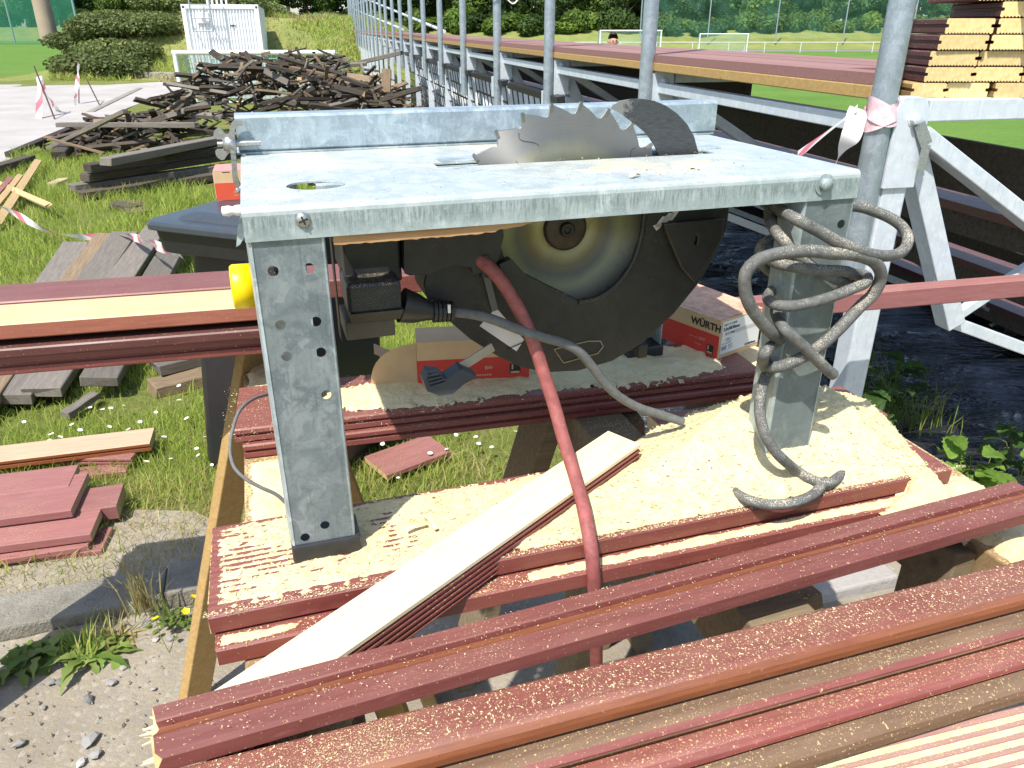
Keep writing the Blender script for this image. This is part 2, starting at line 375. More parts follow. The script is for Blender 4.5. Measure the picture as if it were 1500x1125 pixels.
def steel_blade():
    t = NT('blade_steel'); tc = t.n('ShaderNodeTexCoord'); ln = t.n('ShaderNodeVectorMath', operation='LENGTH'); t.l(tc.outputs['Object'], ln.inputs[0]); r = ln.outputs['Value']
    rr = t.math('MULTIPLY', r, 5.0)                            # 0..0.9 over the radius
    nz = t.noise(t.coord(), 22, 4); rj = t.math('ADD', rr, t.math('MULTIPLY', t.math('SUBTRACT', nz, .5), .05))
    base = t.ramp(rj, [(.0, (.34, .31, .16)), (.22, (.44, .41, .22)), (.30, (.22, .18, .09)), (.38, (.16, .16, .15)), (.46, (.38, .37, .22)), (.58, (.37, .36, .25)), (.68, (.23, .23, .22)), (.90, (.25, .247, .24))])  # olive inner rings put the lower blade's reflection into colour, with resin stain
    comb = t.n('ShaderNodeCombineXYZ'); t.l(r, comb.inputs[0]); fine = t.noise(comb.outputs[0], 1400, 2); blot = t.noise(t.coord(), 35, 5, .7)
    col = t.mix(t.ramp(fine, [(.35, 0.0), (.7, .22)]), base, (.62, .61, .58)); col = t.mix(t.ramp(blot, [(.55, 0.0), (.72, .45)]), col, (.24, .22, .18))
    tg = t.n('ShaderNodeTangent', direction_type='RADIAL', axis='Y'); t.l(tg.outputs[0], t.b.inputs['Tangent'])
    t.b.inputs['Anisotropic'].default_value = .9; t.l(t.ramp(blot, [(.3, .46), (.7, .56)]), t.b.inputs['Roughness']); t.b.inputs['Anisotropic Rotation'].default_value = .25
    t.bump(fine, .05, .0005); return t.set(col, None, .75)
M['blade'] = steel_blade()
def knife():
    t = NT('dark_knife_steel'); n = t.noise(t.coord((30, 30, 160)), 3, 5, .7); sc = t.noise(t.coord(), 40, 4, .65)
    col = t.ramp(n, [(.3, (.055, .058, .062)), (.8, (.13, .134, .138))]); tc = t.n('ShaderNodeTexCoord'); sx = t.n('ShaderNodeSeparateXYZ'); t.l(tc.outputs['Object'], sx.inputs[0])
    col = t.mix(t.math('MULTIPLY', t.ramp(sx.outputs[0], [(.552, 1.0), (.578, 0.0)]), t.ramp(sc, [(.42, 0.0), (.50, .8)])), col, (.34, .33, .32))
    return t.set(col, .42, .55)
M['knife'] = knife()
def sawdust_mat(name, c1, c2, c3):
    t = NT(name); c = t.coord(); f = t.noise(c, 420, 5, .75); b = t.noise(c, 26, 6, .65); m = t.noise(c, 130, 3, .6)
    col = t.ramp(b, [(.3, c1), (.7, c2)]); col = t.mix(t.ramp(f, [(.3, .6), (.55, 0.0)]), col, c3)
    v = t.vor(t.coord((1, 3.2, 1), 'Object', (0, 0, .6)), 95); col = t.mix(t.ramp(v, [(.05, .8), (.10, 0.0)]), col, (.40, .25, .09))
    lump = t.noise(c, 70, 4, .7); col = t.mix(t.ramp(lump, [(.34, .55), (.52, 0.0)]), col, c3)
    v2 = t.vor(c, 38); col = t.mix(t.ramp(v2, [(.03, .8), (.045, 0.0)]), col, (.24, .06, .04))
    t.bump(t.math('ADD', t.math('MULTIPLY', f, .6), m), .9, .004); return t.set(col, 1.0, 0, .1)
M['sawdust'] = sawdust_mat('sawdust', (.80, .68, .38), (.88, .79, .50), (.70, .56, .28))
M['sawdust_grey'] = sawdust_mat('greyish_sawdust', (.42, .34, .20), (.56, .45, .27), (.32, .25, .14))
def gravel():
    t = NT('gravel'); c = t.coord(); b = t.noise(c, 3.2, 6, .6); col = t.ramp(b, [(.3, (.26, .22, .16)), (.7, (.40, .35, .265))])
    q = t.n('ShaderNodeTexVoronoi'); q.inputs['Scale'].default_value = 85; t.l(c, q.inputs['Vector']); sp = t.n('ShaderNodeSeparateColor'); t.l(q.outputs['Color'], sp.inputs[0])
    col = t.mix(t.ramp(sp.outputs[0], [(.70, 0.0), (.98, .5)]), col, (.25, .24, .23)); col = t.mix(t.ramp(sp.outputs[1], [(.85, 0.0), (.98, .4)]), col, (.50, .46, .38))
    f = t.noise(c, 260, 4, .7); col = t.mix(t.ramp(f, [(.5, 0.0), (.8, .5)]), col, (.16, .14, .11))
    t.bump(t.math('ADD', t.math('MULTIPLY', q.outputs['Distance'], -.55), f), .7, .005); return t.set(col, .95)
M['gravel'] = gravel()
def path():
    t = NT('path_gravel'); c = t.coord(); b = t.noise(c, .9, 8, .62); col = t.ramp(b, [(.3, (.34, .315, .29)), (.7, (.46, .43, .40))])
    f = t.noise(c, 40, 5, .75); col = t.mix(t.ramp(f, [(.5, 0.0), (.75, .5)]), col, (.22, .20, .18)); t.bump(f, .6, .01); return t.set(col, .95)
M['path'] = path()
M['stone'] = plain('stone', (.30, .29, .275), .9, 0, .25, 30, .5, 0, .5)
def soil():
    t = NT('grass_ground'); c = t.coord(); b = t.noise(c, 1.3, 8, .65); f = t.noise(c, 30, 6, .75)
    col = t.ramp(b, [(.32, (.14, .18, .04)), (.52, (.20, .225, .06)), (.72, (.30, .26, .11))])
    col = t.mix(t.ramp(f, [(.4, 0.0), (.7, .6)]), col, (.045, .055, .018)); t.bump(f, .8, .03); return t.set(col, 1.0, 0, .1)
M['soil'] = soil()
def farfield(name, c1, c2, c3, s):
    t = NT(name); c = t.coord(); b = t.noise(c, s, 8, .65); f = t.noise(c, s*14, 5, .7); col = t.ramp(b, [(.3, c1), (.7, c2)])
    col = t.mix(t.ramp(f, [(.42, 0.0), (.75, .6)]), col, c3); t.bump(f, .7, .08); return t.set(col, 1.0, 0, .1)
M['pitch'] = farfield('pitch_turf', (.10, .19, .035), (.14, .24, .05), (.085, .15, .03), .35)
M['bank'] = farfield('rough_bank_grass', (.17, .215, .055), (.30, .30, .105), (.11, .16, .04), .5)
M['track'] = farfield('track_grey', (.20, .20, .20), (.26, .25, .25), (.16, .16, .16), .4)
def leafm(name, c1, c2, trans=.35, rough=.6):
    t = NT(name); rn = t.n('ShaderNodeNewGeometry').outputs['Random Per Island']
    col = t.ramp(rn, [(0.0, c1), (1.0, c2)]); col = vary(t, col, .24)
    if 'bramble' in name: vn = t.noise(t.coord(), 60, 4, .6); col = t.mix(t.ramp(vn, [(.4, .35), (.65, 0.0)]), col, tuple(x*.6 for x in c1))
    t.set(col, rough, 0, .25)
    tr = t.n('ShaderNodeBsdfTranslucent'); t.l(col, tr.inputs[0]); mx = t.n('ShaderNodeMixShader'); mx.inputs[0].default_value = trans
    t.l(t.b.outputs[0], mx.inputs[1]); t.l(tr.outputs[0], mx.inputs[2]); t.l(mx.outputs[0], t.out.inputs[0]); return t.m
M['grass'] = leafm('grass_blade', (.235, .34, .045), (.52, .58, .14), .5)
M['grass_dry'] = leafm('dry_grass_blade', (.36, .30, .12), (.52, .45, .20), .3)
M['leaf_dark'] = leafm('tree_leaf_dark', (.028, .060, .014), (.085, .14, .030), .35)
M['leaf_mid'] = leafm('tree_leaf_mid', (.06, .115, .02), (.17, .25, .045), .4)
M['leaf_light'] = leafm('tree_leaf_light', (.11, .19, .03), (.26, .35, .065), .45)
M['leaf_heath'] = leafm('mound_shrub_leaf', (.07, .11, .028), (.22, .25, .085), .35)
M['wrap'] = plain('faded_tape', (.72, .48, .50), .45, 0, .25, 60)
M['leaf_plant'] = leafm('bramble_leaf', (.13, .27, .035), (.23, .38, .07), .45, .4)
M['leaf_plant'] = leafm('bramble_leaf', (.12,.24,.03), (.26,.40,.08), .45, .38)
M['leaf_shade'] = leafm('bramble_leaf_dark', (.035, .085, .02), (.07, .13, .03), .3, .45)  # darker copy of the bramble leaf, shade put into its colour
M['leaf_weed'] = leafm('weed_leaf', (.12, .21, .035), (.27, .33, .09), .35)
M['bark'] = plain('bark', (.075, .06, .045), .95, 0, .35, 9, .7)
M['mast'] = plain('concrete_mast', (.36, .29, .21), .9, 0, .1, 2, .2)
M['petal'] = plain('white_petal', (.82, .82, .80), .6)
M['petal_y'] = plain('yellow_petal', (.85, .60, .01), .5)
def tarp():
    t = NT('black_foil'); c = t.coord((1, 1, 1)); n = t.noise(c, 3, 4); t.b.inputs['Specular IOR Level'].default_value = 1.0; t.b.inputs['IOR'].default_value = 1.75; t.b.inputs['Coat Weight'].default_value = 0.0
    cv = t.coord((1.6, 15, 4), 'Object', (0, 0, .05)); w = t.noise(cv, 2.2, 4, .55, .5); s2 = t.noise(t.coord((4, 60, 10), 'Object', (0, 0, .5)), 2, 3, .6)
    col = t.ramp(n, [(.3, (.012, .013, .015)), (.7, (.028, .029, .032))]); col = t.mix(t.ramp(s2, [(.66, 0.0), (.72, .35)]), col, (.20, .19, .17))
    t.bump(w, .9, .03); return t.set(col, t.ramp(n, [(.3, .09), (.7, .20)]))
M['tarp'] = tarp()
def tape():
    t = NT('barrier_tape'); tc = t.n('ShaderNodeTexCoord'); sp = t.n('ShaderNodeSeparateXYZ'); t.l(tc.outputs['UV'], sp.inputs[0])
    fr = t.math('FRACT', t.math('ADD', t.math('MULTIPLY', sp.outputs[0], 1.0), t.math('MULTIPLY', sp.outputs[1], .35)))
    col = t.mix(t.math('GREATER_THAN', fr, .68), (.80, .76, .75), (.70, .20, .24))
    t.set(col, .4); tr = t.n('ShaderNodeBsdfTranslucent'); t.l(col, tr.inputs[0]); mx = t.n('ShaderNodeMixShader'); mx.inputs[0].default_value = .3
    t.l(t.b.outputs[0], mx.inputs[1]); t.l(tr.outputs[0], mx.inputs[2]); t.l(mx.outputs[0], t.out.inputs[0]); return t.m
M['tape'] = tape()
def netmat(name, c, op):
    t = NT(name); t.set(c, .8); tr = t.n('ShaderNodeBsdfTransparent'); mx = t.n('ShaderNodeMixShader')
    n = t.noise(t.coord(), .5, 4); t.l(t.ramp(n, [(.3, op-.1), (.7, op+.1)]), mx.inputs[0])
    t.l(tr.outputs[0], mx.inputs[1]); t.l(t.b.outputs[0], mx.inputs[2]); t.l(mx.outputs[0], t.out.inputs[0]); return t.m
M['net_green'] = netmat('green_ball_net', (.03, .22, .13), .45)
M['net_goal'] = netmat('goal_net', (.55, .75, .66), .22)
M['net_goal_g'] = netmat('green_goal_net', (.12, .40, .26), .5)
M['rust'] = plain('rusty_iron', (.08, .05, .04), .8, .3, .3, 40)
M['skin'] = plain('skin', (.50, .27, .19), .5, 0, .06)
M['hair'] = plain('dark_hair', (.035, .022, .015), .6)
M['shirt'] = plain('dark_shirt', (.05, .06, .09), .8)
M['trouser'] = plain('grey_trousers', (.08, .08, .085), .8)
M['lattice'] = plain('black_lattice', (.02, .02, .022), .45)
# ================================================================ GROUND
def sm(t): t = np.clip(t, 0, 1); return t*t*(3-2*t)
def gh(x, y):
    """ground height; works on arrays"""
    x = np.asarray(x, float); y = np.asarray(y, float)
    r = (x-STD.o.x)*STD.e.x + (y-STD.o.y)*STD.e.y
    z = -1.0*sm((r-2.5)/5.0)*sm((y-2)/4)
    far = sm((y-108)/16); z = z*(1-far) + 1.55*far
    b = 1.85*sm((y-26.5)/7.0)*sm((x+16.6)/3.0)*sm((-3.5-x)/3.0)*(1-sm((y-46)/18))
    z = z + b
    m = 1.0*np.exp(-((x+13.4)/2.4)**2 - ((y-32.5)/4)**2)
    z = z + m
    z = z + .012*np.sin(x*3.1+y*1.7)*np.sin(y*2.3-x*.9)*sm((y-2.2)/2)*(1-sm((y-20)/20))
    return z
def axis(segs):
    o = []
    for a, b, st in segs: o += list(np.arange(a, b, st))
    return np.array(o + [segs[-1][1]])
gx = axis([(-420,-120,30),(-120,-30,6),(-30,-10,1),(-10,6,.4),(6,20,1),(20,120,6),(120,420,30)])
gy = axis([(-30,-2,4),(-2,12,.4),(12,50,1),(50,100,4),(100,130,2),(130,500,30)])
GX, GY = np.meshgrid(gx, gy); GZ = gh(GX, GY)
nx, ny = len(gx), len(gy)
fc = []; fm = []
for j in range(ny-1):
    for i in range(nx-1):
        fc.append((j*nx+i, j*nx+i+1, (j+1)*nx+i+1, (j+1)*nx+i))
        x = (gx[i]+gx[i+1])/2; y = (gy[j]+gy[j+1])/2
        r = (x-STD.o.x)*STD.e.x + (y-STD.o.y)*STD.e.y
        m = 0
        if y > 106: m = 2
        elif r > 5.5: m = 3 if 96 < y < 104 else 1
        elif y > 26 and -16.6 < x < -2: m = 2
        elif y > 29 and x <= -16.6: m = 1
        elif y > 40: m = 1
        fm.append(m)
ground = mobj('ground', np.stack([GX.ravel(), GY.ravel(), GZ.ravel()], 1), fc, [M['soil'], M['pitch'], M['bank'], M['track']], None, True, fm)
tag(ground, kind='structure')
def sheet(name, pts, z, mat):
    o = mobj(name, [(p[0], p[1], z) for p in pts], [tuple(range(len(pts)))], mat)
    bm = bmesh.new(); bm.from_mesh(o.data); bmesh.ops.recalc_face_normals(bm, faces=bm.faces)
    if bm.faces[0].normal.z < 0: bmesh.ops.reverse_faces(bm, faces=bm.faces)
    bmesh.ops.triangulate(bm, faces=bm.faces); bm.to_mesh(o.data); bm.free(); return tag(o, kind='structure')
# gravel yard: finely modelled relief in front of the kerb
KD0, KD1 = 1.10, 1.26
N1, N2 = 150, 90
vs = []; fs = []
for j in range(N2+1):
    for i in range(N1+1):
        a = -3.2 + 6.4*i/N1; d = -2.6 + (KD0+2.6)*j/N2
        p = SAW.w(a, d); z = .006 + .006*math.sin(a*7+d*5) + .004*random.random() + (.012*math.sin(a*2.1)*math.sin(d*2.7))
        vs.append((p.x, p.y, max(z, .004)))
for j in range(N2):
    for i in range(N1): fs.append((j*(N1+1)+i, j*(N1+1)+i+1, (j+1)*(N1+1)+i+1, (j+1)*(N1+1)+i))
tag(mobj('gravel_yard', vs, fs, M['gravel'], None, True), kind='structure')
# the concrete kerb, cast in lengths
a = -3.4; k = 0
while a < 2.6:
    L = .996; b = MB(); jz = random.uniform(-.006, .006)
    b.box((a, KD0+random.uniform(0, .006), -.05), (a+L, KD1, .055+jz), 0, frameM(SAW.w(0,0), SAW.e, SAW.n))
    o = b.build('kerb_stone', M['concrete'], None, .008); tag(o, kind='structure'); a += 1.0
sheet('path', [at(*p) for p in ((-420,300),(0,246),(42,218),(120,186),(205,152),(262,141),(470,150),(480,114),(190,112),(-420,122))], .012, M['path'])
tag(mobj('pitch_edge', [(*at(-420,122)[:2], .02), (*at(80,112)[:2], .02), (*at(112,80)[:2], .02), (*at(-420,80)[:2], .02)], [(0,1,2,3)], M['pitch']), kind='structure')
# trodden bare earth behind the kerb
sheet('bare_earth', [SAW.w(a, d) for a, d in ((-3.2,KD1-.01),(2.6,KD1-.01),(2.5,KD1+.12),(1.6,KD1+.22),(.6,KD1+.18),(-.2,KD1+.16),(-.35,KD1+.34),(-.62,KD1+.44),(-.86,KD1+.36),(-1.0,KD1+.2),(-1.5,KD1+.10),(-3.2,KD1+.08))], .016, M['gravel'])
# stones lying loose on the gravel
stone_meshes = []
for q in range(6):
    bm = bmesh.new(); bmesh.ops.create_icosphere(bm, subdivisions=1, radius=.5)
    for v in bm.verts: v.co *= random.uniform(.65, 1.15); v.co.z *= .55
    me = bpy.data.meshes.new('stone'); bm.to_mesh(me); bm.free(); me.materials.append(M['stone']); stone_meshes.append(me)
def stone(p, s, tone=None):
    o = bpy.data.objects.new('stone', random.choice(stone_meshes)); COL.objects.link(o)
    o.location = (p[0], p[1], p[2]+s*.1); o.scale = (s*random.uniform(.8,1.3), s*random.uniform(.7,1.1), s*random.uniform(.5,.9)); o.rotation_euler = (random.uniform(-.3,.3), random.uniform(-.3,.3), random.uniform(0,6)); return o
for px, py, s, lab in ((130,1025,.035,'pale flat stone nearest the weeds on the gravel'),(165,1000,.03,None),(120,980,.022,None),(132,1085,.045,'dark grey slate stone in the gravel near the left edge of the picture'),(30,1090,.04,None),(225,1010,.022,None),(88,1000,.026,None),(75,1000,.03,None),(140,1105,.03,None),(118,1118,.03,None),(180,978,.022,None),(250,935,.025,None),(62,1037,.022,None),(228,938,.02,None)):
    o = stone(at(px, py, .01), s)
    if lab: tag(o, lab, 'stone')
    else: tag(o, 'small grey stone lying loose on the gravel', 'stone', 'loose stones on the gravel')
vs = []; fs = []                                             # grit too fine to count
for q in range(3200):
    a = random.uniform(-1.3, 1.6); d = random.uniform(-.4, KD0-.005); p = SAW.w(a, d); s = random.choice((.002,.003,.003,.004,.005,.008)) * random.uniform(.7, 1.2)
    b = len(vs); an = random.random()*6
    for k in range(4): vs.append((p.x+s*math.cos(an+k*1.57)*random.uniform(.6,1.1), p.y+s*math.sin(an+k*1.57)*random.uniform(.6,1.1), .008))
    vs.append((p.x, p.y, .012+s*.7)); fs += [(b+k, b+(k+1)%4, b+4) for k in range(4)]
tag(mobj('grit', vs, fs, M['gravel']), kind='stuff')
o = MB().box((0,0,0), (.42,.30,.05), 0, frameM(at(1150,905,.0)-Vector((.02,.0,0)), SAW.e, SAW.n)).build('concrete_slab', M['path'], None, .008)
tag(o, 'rough concrete slab lying on the sand beneath the front red boards', 'slab')
o = MB().box((0,0,0), (.26,.16,.055), 0, frameM(at(955,985,.0), (.9,.42,0), (-.42,.9,0))).build('concrete_block', M['concrete'], None, .006)
tag(o, 'small broken concrete block half hidden behind the largest red board', 'block')
# low stone edging at the foot of the shrub mound
p0, p1 = at(155,116), at(262,118)
o = MB().bar(p0+Vector((0,0,.11)), p1+Vector((0,0,.11)), .3, .26).build('stone_edging', M['concrete'], None, .02); tag(o, 'low grey stone edging at the foot of the shrub mound', 'edging')
p0, p1 = at(133,165), at(205,130)
o = MB().bar(p0+Vector((0,0,-.02)), p1+Vector((0,0,-.02)), .15, .10).build('path_edging', M['concrete'], None, .01); tag(o, 'pale concrete edging strip between the gravel path and the grass', 'edging')

# ================================================================ FAR WOOD, NETS, GOALS
def leaf_cards(n, blobs, size, seed, flat=.5):
    """leaf-sized faces spread through a set of ellipsoids (centre, radii)"""
    g = np.random.default_rng(seed); V = []; per = [int(n*w) for w in np.array([b[1][0]*b[1][1]*b[1][2] for b in blobs])**.7/np.sum(np.array([b[1][0]*b[1][1]*b[1][2] for b in blobs])**.7)]
    for (c, rad), m in zip(blobs, per):
        d = g.normal(size=(m,3)); d /= np.linalg.norm(d, axis=1)[:,None]
        rr = g.uniform(.45, 1.0, m)**.6; P = np.array(c) + d*np.array(rad)*rr[:,None]
        nrm = d*.6 + g.normal(size=(m,3))*.6 + np.array([0,0,flat]); nrm /= np.linalg.norm(nrm, axis=1)[:,None]
        t = np.cross(nrm, g.normal(size=(m,3))); t /= np.linalg.norm(t, axis=1)[:,None]; bt = np.cross(nrm, t)
        s = size*g.uniform(.6, 1.35, m)[:,None]
        V.append(np.stack([P-t*s, P+bt*s*.55, P+t*s, P-bt*s*.55], 1).reshape(-1,3))
    V = np.concatenate(V); F = np.arange(len(V)).reshape(-1,4)
    return V, F
def cards_mesh(name, V, F, mat):
    me = bpy.data.meshes.new(name); me.vertices.add(len(V)); me.vertices.foreach_set('co', V.astype(np.float32).ravel())
    k = F.shape[1]; me.loops.add(F.size); me.loops.foreach_set('vertex_index', F.astype(np.int32).ravel())
    me.polygons.add(len(F)); me.polygons.foreach_set('loop_start', np.arange(0, F.size, k, dtype=np.int32))
    try: me.polygons.foreach_set('loop_total', np.full(len(F), k, np.int32))
    except Exception: pass
    me.materials.append(mat); me.update(calc_edges=True); me.validate(); return me
tree_kinds = []
for kd, (mt, nm, lab) in enumerate((('leaf_dark','broad_tree','dark broad-leaved tree at the far edge of the pitch'),('leaf_mid','broad_tree','mid green broad-leaved tree at the far edge of the pitch'),('leaf_light','broad_tree','light green leafy tree at the far edge of the pitch'),('leaf_dark','slender_tree','slender dark tree at the far edge of the pitch'))):
    g = random.Random(kd+3); blobs = []
    for q in range(13):
        an = g.uniform(0, 6.28); rr = g.uniform(.3, 3.4) * (.55 if kd == 3 else 1); h = g.uniform(.9, 8.8)
        blobs.append(((rr*math.cos(an), rr*math.sin(an), h), (g.uniform(1.0,2.0), g.uniform(1.0,2.0), g.uniform(.8,1.6))))
    V, F = leaf_cards(4200, blobs, .30, kd)
    me = cards_mesh('crown', V, F, M[mt])
    tm = MB(); tm.tube([(0,0,-.3),(.08,.05,2.2),(-.05,.1,4.5),(.2,0,8)], [.26,.21,.15,.05], 8)
    for q in range(5):
        an = g.uniform(0,6.28); h = g.uniform(1.8,5); tm.tube([(0,0,h),(math.cos(an)*1.1,math.sin(an)*1.1,h+.9),(math.cos(an)*2.4,math.sin(an)*2.4,h+2.1)], [.1,.07,.03], 6)
    t0 = tm.build('trunk', M['bark']); tmesh = t0.data; bpy.data.objects.remove(t0); tree_kinds.append((me, tmesh, nm, lab))
def tree(x, y, kd, s=1.0, lab=None, grp='trees along the far side of the pitch'):
    me, tm, nm, l0 = tree_kinds[kd]; z = float(gh(x, y))
    o = thing(nm, lab or l0, 'tree', (x, y, z-.1), random.uniform(0,6.28), grp + ', ' + l0.split(' tree')[0] if lab is None else grp); o.scale = (s*random.uniform(.9,1.15), s*random.uniform(.9,1.15), s)
    link(bpy.data.objects.new('crown', me), o); link(bpy.data.objects.new('trunk', tm), o); return o
x = -92
while x < 86:
    tree(x, 126+random.uniform(-3,6), random.choice((0,0,1,1,2,3)), random.uniform(.9,1.3)); x += random.uniform(3.4,5.2)
x = -90
while x < 86:
    tree(x, 138+random.uniform(-3,4), random.choice((0,0,3,1)), random.uniform(1.2,1.5)); x += random.uniform(4.5,6.5)
V, F = leaf_cards(2600, [((0,0,.9),(1.9,1.3,1.1)),((1.3,.3,.7),(1.2,1.0,.9)),((-1.4,-.2,.8),(1.3,1.0,1.0))], .26, 40)
shrub_meshes = [cards_mesh('foliage', V, F, M['leaf_mid']), cards_mesh('foliage', V, F, M['leaf_light']), cards_mesh('foliage', V, F, M['leaf_dark'])]
x = -60
while x < 84:
    for q in range(1):
        y = 119+random.uniform(-1.5,2.5); o = bpy.data.objects.new('shrub', random.choice(shrub_meshes)); COL.objects.link(o)
        o.location = (x, y, float(gh(x,y))-.1); o.scale = (random.uniform(.8,1.5),)*2 + (random.uniform(.7,1.6),); o.rotation_euler.z = random.uniform(0,6)
        o.name = 'shrub'; tag(o, 'bushy shrub in the hedge before the far trees', 'shrub', 'shrubs at the foot of the far trees')
    x += random.uniform(2.2,3.6)
# shrub mound left of the container
V, F = leaf_cards(4200, [((0,0,.30),(1.15,1.0,.42)),((.7,.3,.25),(.8,.8,.38)),((-.7,-.2,.25),(.8,.8,.38))], .062, 41)
heath = cards_mesh('foliage', V, F, M['leaf_heath']); heath2 = cards_mesh('foliage', V, F, M['leaf_mid'])
for q in range(90):
    x = random.uniform(-17.6, -10.6); y = random.uniform(27.2, 35.5)
    if x > -12.9 and y < 29.8: continue
    if x < -.585*(y*.907+.65)+1.0: continue
    o = bpy.data.objects.new('heath_shrub', heath if random.random() < .68 else heath2); COL.objects.link(o); o.location = (x, y, float(gh(x,y))-.1)
    o.scale = (random.uniform(.8,1.35),)*2 + (random.uniform(.7,1.2),); o.rotation_euler.z = random.uniform(0,6); tag(o, 'low bushy shrub growing on the mound left of the white container', 'shrub', 'shrubs covering the mound')
# rough grass tufts on the near bank
# concrete mast
mx = -.5488*33; o = MB().tube([(mx,33,1.0),(mx,33,9)], [.33,.27], 16).build('mast', M['mast']); tag(o, 'thick brown concrete mast rising behind the shrub mound', 'mast')
p = atd(712, 10, 140); 
# ball-stop net on the far left
fn = thing('ball_net_fence', 'tall green ball-stop net on thin posts at the left edge of the pitch', 'net fence', (-55, 84, 0))
b = MB(); NX = 26
vs = [(-26+52*i/NX if False else -34+46*i/NX, .35*math.sin(i*1.3), z) for z in (.0, 4, 8) for i in range(NX+1)]
fsn = [(r*(NX+1)+i, r*(NX+1)+i+1, (r+1)*(NX+1)+i+1, (r+1)*(NX+1)+i) for r in range(2) for i in range(NX)]
mobj('netting', vs, fsn, M['net_green'], fn, True)
for i in range(8): MB().tube([(-34+46*i/7,-.1,0),(-34+46*i/7,-.1,8)], .09, 8).build('post', M['pipe'], fn)
# thin tall posts with net behind the right goals
fr = thing('ball_net_fence', 'tall thin-posted green net along the far side behind the small goals', 'net fence', (45, 112, .3))
for i in range(10): MB().tube([(-28+9*i,0,-.6),(-28+9*i,0,7)], .085, 8).build('post', M['net_goal_g'] if False else M['pipe'], fr)
mobj('netting', [(-28,.05,0),(53,.05,0),(53,.05,6.5),(-28,.05,6.5)], [(0,1,2,3)], netmat('thin_green_net', (.10,.30,.20), .16), fr)
# pitch barrier rail
rl = thing('pitch_rail', 'low pale rail running along the far side of the pitch', 'railing', (20, 93, -1))
MB().tube([(-60,0,1.05),(60,0,1.05)], .035, 6).build('rail', M['white'], rl)
pm = MB().tube([(0,0,0),(0,0,1.05)], .035, 6).build('post', M['white'], rl); pm.location = (-60,0,0)
for i in range(1, 31):
    c = pm.copy(); COL.objects.link(c); c.location = (-60+4*i,0,0)
def goal(name, lab, o, w, h, dp, ang, r=.05, net='net_goal', side='net_goal', bars=True):
    g = thing(name, lab, 'goal', o, ang)
    b = MB(); b.tube([(-w/2,0,0),(-w/2,0,h)], r, 10); b.tube([(w/2,0,0),(w/2,0,h)], r, 10); b.tube([(-w/2-r,0,h),(w/2+r,0,h)], r, 10); b.build('frame', M['white'], g)
    b = MB()
    for sx in (-1,1): b.tube([(sx*w/2,0,h-.03),(sx*w/2,dp*.55,h-.03),(sx*w/2,dp,.03),(sx*w/2,0,.03)], r*.55, 8)
    b.tube([(-w/2,dp,.03),(w/2,dp,.03)], r*.55, 8); b.build('net_support', M['white'], g)
    mobj('net', [(-w/2,dp*.55,h-.03),(w/2,dp*.55,h-.03),(w/2,dp,.03),(-w/2,dp,.03)], [(0,1,2,3)], M[net], g)
    for sx in (-1,1): mobj('side_net', [(sx*w/2,0,h-.03),(sx*w/2,dp*.55,h-.03),(sx*w/2,dp,.03),(sx*w/2,0,.03)], [(0,1,2,3)], M[side], g)
    return g
q = atd(1060, 60, 70); goal('football_goal', 'small white football goal on the pitch just left of the big pole', (q.x, q.y, -1.0), 4.3, 2.0, 1.2, R(-4))
q = atd(924, 55, 62); goal('football_goal', 'white football goal with greenish net behind the head of the person', (q.x, q.y, -1.0), 5.0, 2.3, 1.4, R(6), .06, 'net_goal', 'net_goal_g')
# the small goal before the container
q = atd(372, 77, 16.0); gl = goal('training_goal', 'small white training goal with green net standing before the white container', (q.x, q.y, 0), 3.26, q.z, .9, R(2), .05, 'net_goal_g', 'net_goal_g')
# grid of the net as real cord
b = MB(); w = 3.26; h = q.z
for i in range(1, 30): b.tube([(-w/2+w*i/30,.5,h-.03),(-w/2+w*i/30,.9,.03)], .008, 4, 0, False)
for i in range(1, 10): t = i/10; b.tube([(-w/2,.5+.4*t,(h-.03)*(1-t)+.03*t),(w/2,.5+.4*t,(h-.03)*(1-t)+.03*t)], .008, 4, 0, False)
nt_ = b.build('net_cord', M['net_white'], gl); nt_['kind'] = 'stuff'
# small green post top on the bank
q = atd(463, 33, 34); g = thing('marker_post', 'short green post standing on the grass bank right of the container', 'post', (q.x, q.y, float(gh(q.x, q.y))))
MB().tube([(0,0,-.1),(0,0,.28)], .09, 10).build('cap', plain('green_plastic', (.03,.28,.14), .5), g)

# ---------------------------------------------------------------- white shipping container
pA, pB = atd(264, 6, 22.0), atd(378, 8, 22.5)
cw = (Vector((pB.x,pB.y,0))-Vector((pA.x,pA.y,0))).length; ca = math.atan2(pB.y-pA.y, pB.x-pA.x)
ct = thing('shipping_container', 'white corrugated steel container with a ladder and vent on its end', 'container', (pA.x, pA.y, 0), ca)
H_ = pA.z - .0; b = MB(); nb = 22
prof = []
for i in range(nb):
    x0 = .12 + (cw-.24)*i/nb; st = (cw-.24)/nb
    prof += [(x0, 0), (x0+st*.3, 0), (x0+st*.42, .035), (x0+st*.85, .035), (x0+st*.97, 0)]
prof += [(cw-.12, 0)]
vs = [(x, y+.03, z) for z in (.18, H_-.12) for x, y in prof]; n = len(prof)
end = mobj('end_wall', vs, [(i, i+1, n+i+1, n+i) for i in range(n-1)], M['white'], ct)
b.box((0,.08,.02),(cw,6.0,H_-.02)); b.build('body', M['white'], ct)
b = MB(); b.box((0,0,0),(.12,.14,H_)); b.box((cw-.12,0,0),(cw,.14,H_)); b.box((.12,.01,0),(cw-.12,.13,.18)); b.box((.12,.01,H_-.12),(cw-.12,.13,H_)); b.build('corner_frame', M['white'], ct, .01)
dm = plain('casting_hole', (.05,.05,.05), .8); b = MB()
for x in (.03, cw-.09): b.lathe([(0,0),(.035,0),(.035,.01)], (x+.03,-.004,H_-.07), (0,1,0), 10)
